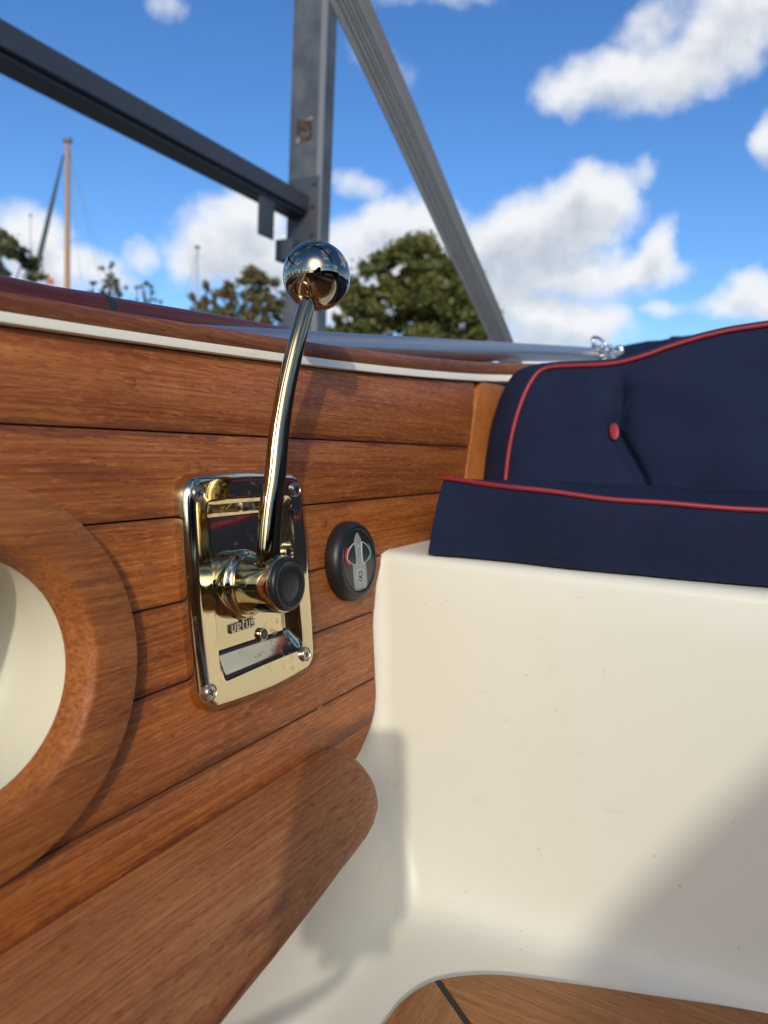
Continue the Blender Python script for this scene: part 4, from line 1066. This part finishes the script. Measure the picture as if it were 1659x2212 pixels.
# trees round the rest of the harbour, behind the camera
for i in range(16):
    a = radians(105+i*13.5+random.uniform(-4, 4)); R_ = 60
    t = tag(empty('tree'), 'leafy tree on the harbour bank behind the camera', 'tree', 'trees round the harbour behind the camera')
    cx_, cy_ = R_*sin(a), R_*cos(a); H = random.uniform(4, 7)
    cen = np.array([(cx_+random.uniform(-3, 3), cy_+random.uniform(-3, 3), WZ+H*random.uniform(.35, .95)) for _ in range(18)])
    quads('crown', leaves(500, cen, np.full(18, 1.3), .5), LEAF3, t)
    tube('trunk', [(cx_, cy_, WZ), (cx_, cy_, WZ+H*.7)], [.3, .12], BARK, t, 8)
tag(sheet('bank', -300, 300, -300, -58, WZ+.5, GRASSM, 12, .5), kind='structure')

# ------------------------------------------------------------------ moored boats with masts
def moored(label, px, pytop, dist, wpx, mm_, spar2=None, stays=(), lean=0.):
    t = tag(empty('moored_sailing_boat'), label, 'sailing boat')
    d = ray(px, pytop); h2 = math.hypot(d[0], d[1]); top = d*(dist/h2); r_ = wpx/FP*dist/2
    ax = (top[0], top[1])
    tube('mast', [(ax[0], ax[1], WZ+.3), (ax[0], ax[1], top[2]*.6), (ax[0], ax[1], top[2])], [r_*1.15, r_, r_*.75], mm_, t, 12)
    tube('masthead', [(ax[0], ax[1], top[2]-.02), (ax[0], ax[1], top[2]+.10), (ax[0], ax[1], top[2]+.16)], [r_*1.6, r_*1.7, r_*.6], WIRE, t, 8)
    hv, hf = [], []
    rgt = np.array((d[1], -d[0]))/h2; fw = np.array((d[0], d[1]))/h2; ks_ = np.linspace(-1, 1, 15)
    for q in ks_:
        hb = 1.3*math.sqrt(max(0, 1-abs(q)**2.6)); c_ = np.array(ax)+rgt*q*4.6
        for (u_, z) in ((-hb, .95+.25*q*q), (-hb*.85, .3), (-hb*.4, -.1), (hb*.4, -.1), (hb*.85, .3), (hb, .95+.25*q*q)): p = c_+fw*u_; hv.append((p[0], p[1], WZ+z))
    for i in range(14):
        for k_ in range(6): hf.append((i*6+k_, i*6+(k_+1) % 6, (i+1)*6+(k_+1) % 6, (i+1)*6+k_))
    mk('hull', hv, hf, WHITEP, t, True, 50)
    c_ = np.array(ax)+rgt*1.2
    box('cabin', (c_[0], c_[1], WZ+1.25), (2.2, 1.3, .5), WHITEP, t, .08)
    for (ex, ey, rr_, m_) in stays:
        e_ = ray(ex, ey); k_ = dist/math.hypot(e_[0], e_[1]); e_ = e_*k_
        tube('stay', [(ax[0], ax[1], top[2]-.1), tuple(e_)], rr_, m_, t, 6)
    return t, top, rgt
t1, top1, rg1 = moored('sailing boat with tall varnished wooden mast and a slanting teal spar', 146, 306, 30, 10, SPAR,
    stays=((218, 612, .007, WIRE), (240, 630, .006, WIRE), (175, 606, .006, WIRE)))
a_ = ray(137, 335); a_ = a_*(30/math.hypot(a_[0], a_[1])); b_ = ray(72, 610); b_ = b_*(30/math.hypot(b_[0], b_[1]))
tube('furled_sail', [tuple(a_), tuple(a_+(b_-a_)*.5), tuple(b_)], [.035, .085, .10], SPARG, t1, 10)
t2, top2, rg2 = moored('farther sailing boat with thin pale mast above the autumn tree', 426, 536, 46, 7, SPARW, stays=((398, 640, .012, WIRE), (410, 640, .008, WIRE)))
t3, top3, rg3 = moored('sailing boat with thin pale mast at the left edge, among the loose green tree', 66, 468, 44, 2.6, SPARW)
fl = tag(empty('flag'), 'small orange red flag low between the slanting spar and the wooden mast', 'flag')
f_ = ray(108, 603); f_ = f_*(28/math.hypot(f_[0], f_[1]))
vs = []; nx, ny = 10, 6
for i in range(nx):
    for j in range(ny):
        vs.append((f_[0]+i*.035-.17, f_[1]+.05*sin(i*.8+j*.3), f_[2]-j*.045+.1-.01*i))
cl = mk('flag_cloth', vs, [(i*ny+j, (i+1)*ny+j, (i+1)*ny+j+1, i*ny+j+1) for i in range(nx-1) for j in range(ny-1)], FLAG, fl, True)
md = cl.modifiers.new('thickness', 'SOLIDIFY'); md.thickness = .004
tube('flag_pole', [(f_[0]-.18, f_[1], WZ+.3), (f_[0]-.18, f_[1], f_[2]+.16)], .018, WIRE, fl, 8)

# ------------------------------------------------------------------ house on the quay behind the camera (seen in the knob)
hs = tag(empty('quay_house'), 'brick house with tiled roof on the quay behind the camera', 'house')
box('wall', (22, -34, WZ+2.6), (9, 7, 5.2), BRICKM, hs, .02)
prism('roof', [(-5, 0), (5, 0), (0, 3.2)], lambda a, b, t: Vector((22+a, t, WZ+5.2+b)), -37.8, -30.2, ROOFM, hs)
for wx_ in (19.4, 22, 24.6):
    w_ = box('window', (wx_, -30.48, WZ+3), (1.1, .1, 1.5), WHITEP, hs, .01)
    box('pane', (wx_, -30.42, WZ+3), (.95, .03, 1.35), GLASSD, w_)

# ------------------------------------------------------------------ the phone that takes the picture, on a thin stand
ph = tag(empty('smartphone'), 'black smartphone on a thin arm footed on the teak ledge, outside the picture', 'phone')
Rv, Uv, Fv = M[:, 0], M[:, 1], -M[:, 2]
pw, phh, rr_ = .0755, .155, .012
def pm(a, b, t): return Vector(Rv*a+Uv*b-Fv*(.006+t))
x1, x0_, y1_, y0_ = .0165, .0165-pw, .038, .038-phh
pol = []
for cx_, cy_, a0 in ((x1-rr_, y1_-rr_, 0), (x0_+rr_, y1_-rr_, pi/2), (x0_+rr_, y0_+rr_, pi), (x1-rr_, y0_+rr_, 3*pi/2)): pol += arc(cx_, cy_, rr_, a0, a0+pi/2, 6)
prism('phone_body', pol, pm, 0., .008, SCREEN, ph, .0008, 2, True)
for (a, b, r_) in ((-.001, 0, .0068), (-.022, .008, .0068), (-.022, -.014, .0068)):
    if a > -.01: continue
    lathe('lens_ring', [(r_, -.0005), (r_, -.002), (r_-.0015, -.0024), (0, -.0020)], lambda x_, y_, t, a=a, b=b: pm(a+x_, b+y_, t), GLASSD, ph, 24)

pb = pm(-.0215, y0_, .004)
box('stand_clamp', tuple(pm(-.0215, y0_-.004, .006)), (.050, .018, .014), BLKP, ph, .003, Matrix([list(M[0]), list(M[1]), list(M[2])]))
tube('stand_rod', smooth_path([tuple(pb+Vector((0, 0, -.008))), (pb.x-.02, pb.y-.010, pb.z-.030), (-.12, pb.y-.03, -.175), (-.225, pb.y-.04, -.215), (-.24, pb.y-.04, -.238)], 6), .005, BLKP, ph, 12)
lathe('stand_foot', [(.018, 0), (.018, .005), (.009, .010), (0, .010)], lambda a, b, t: Vector((-.24+a, pb.y-.04+b, -.2405+t)), BLKP, ph, 32)
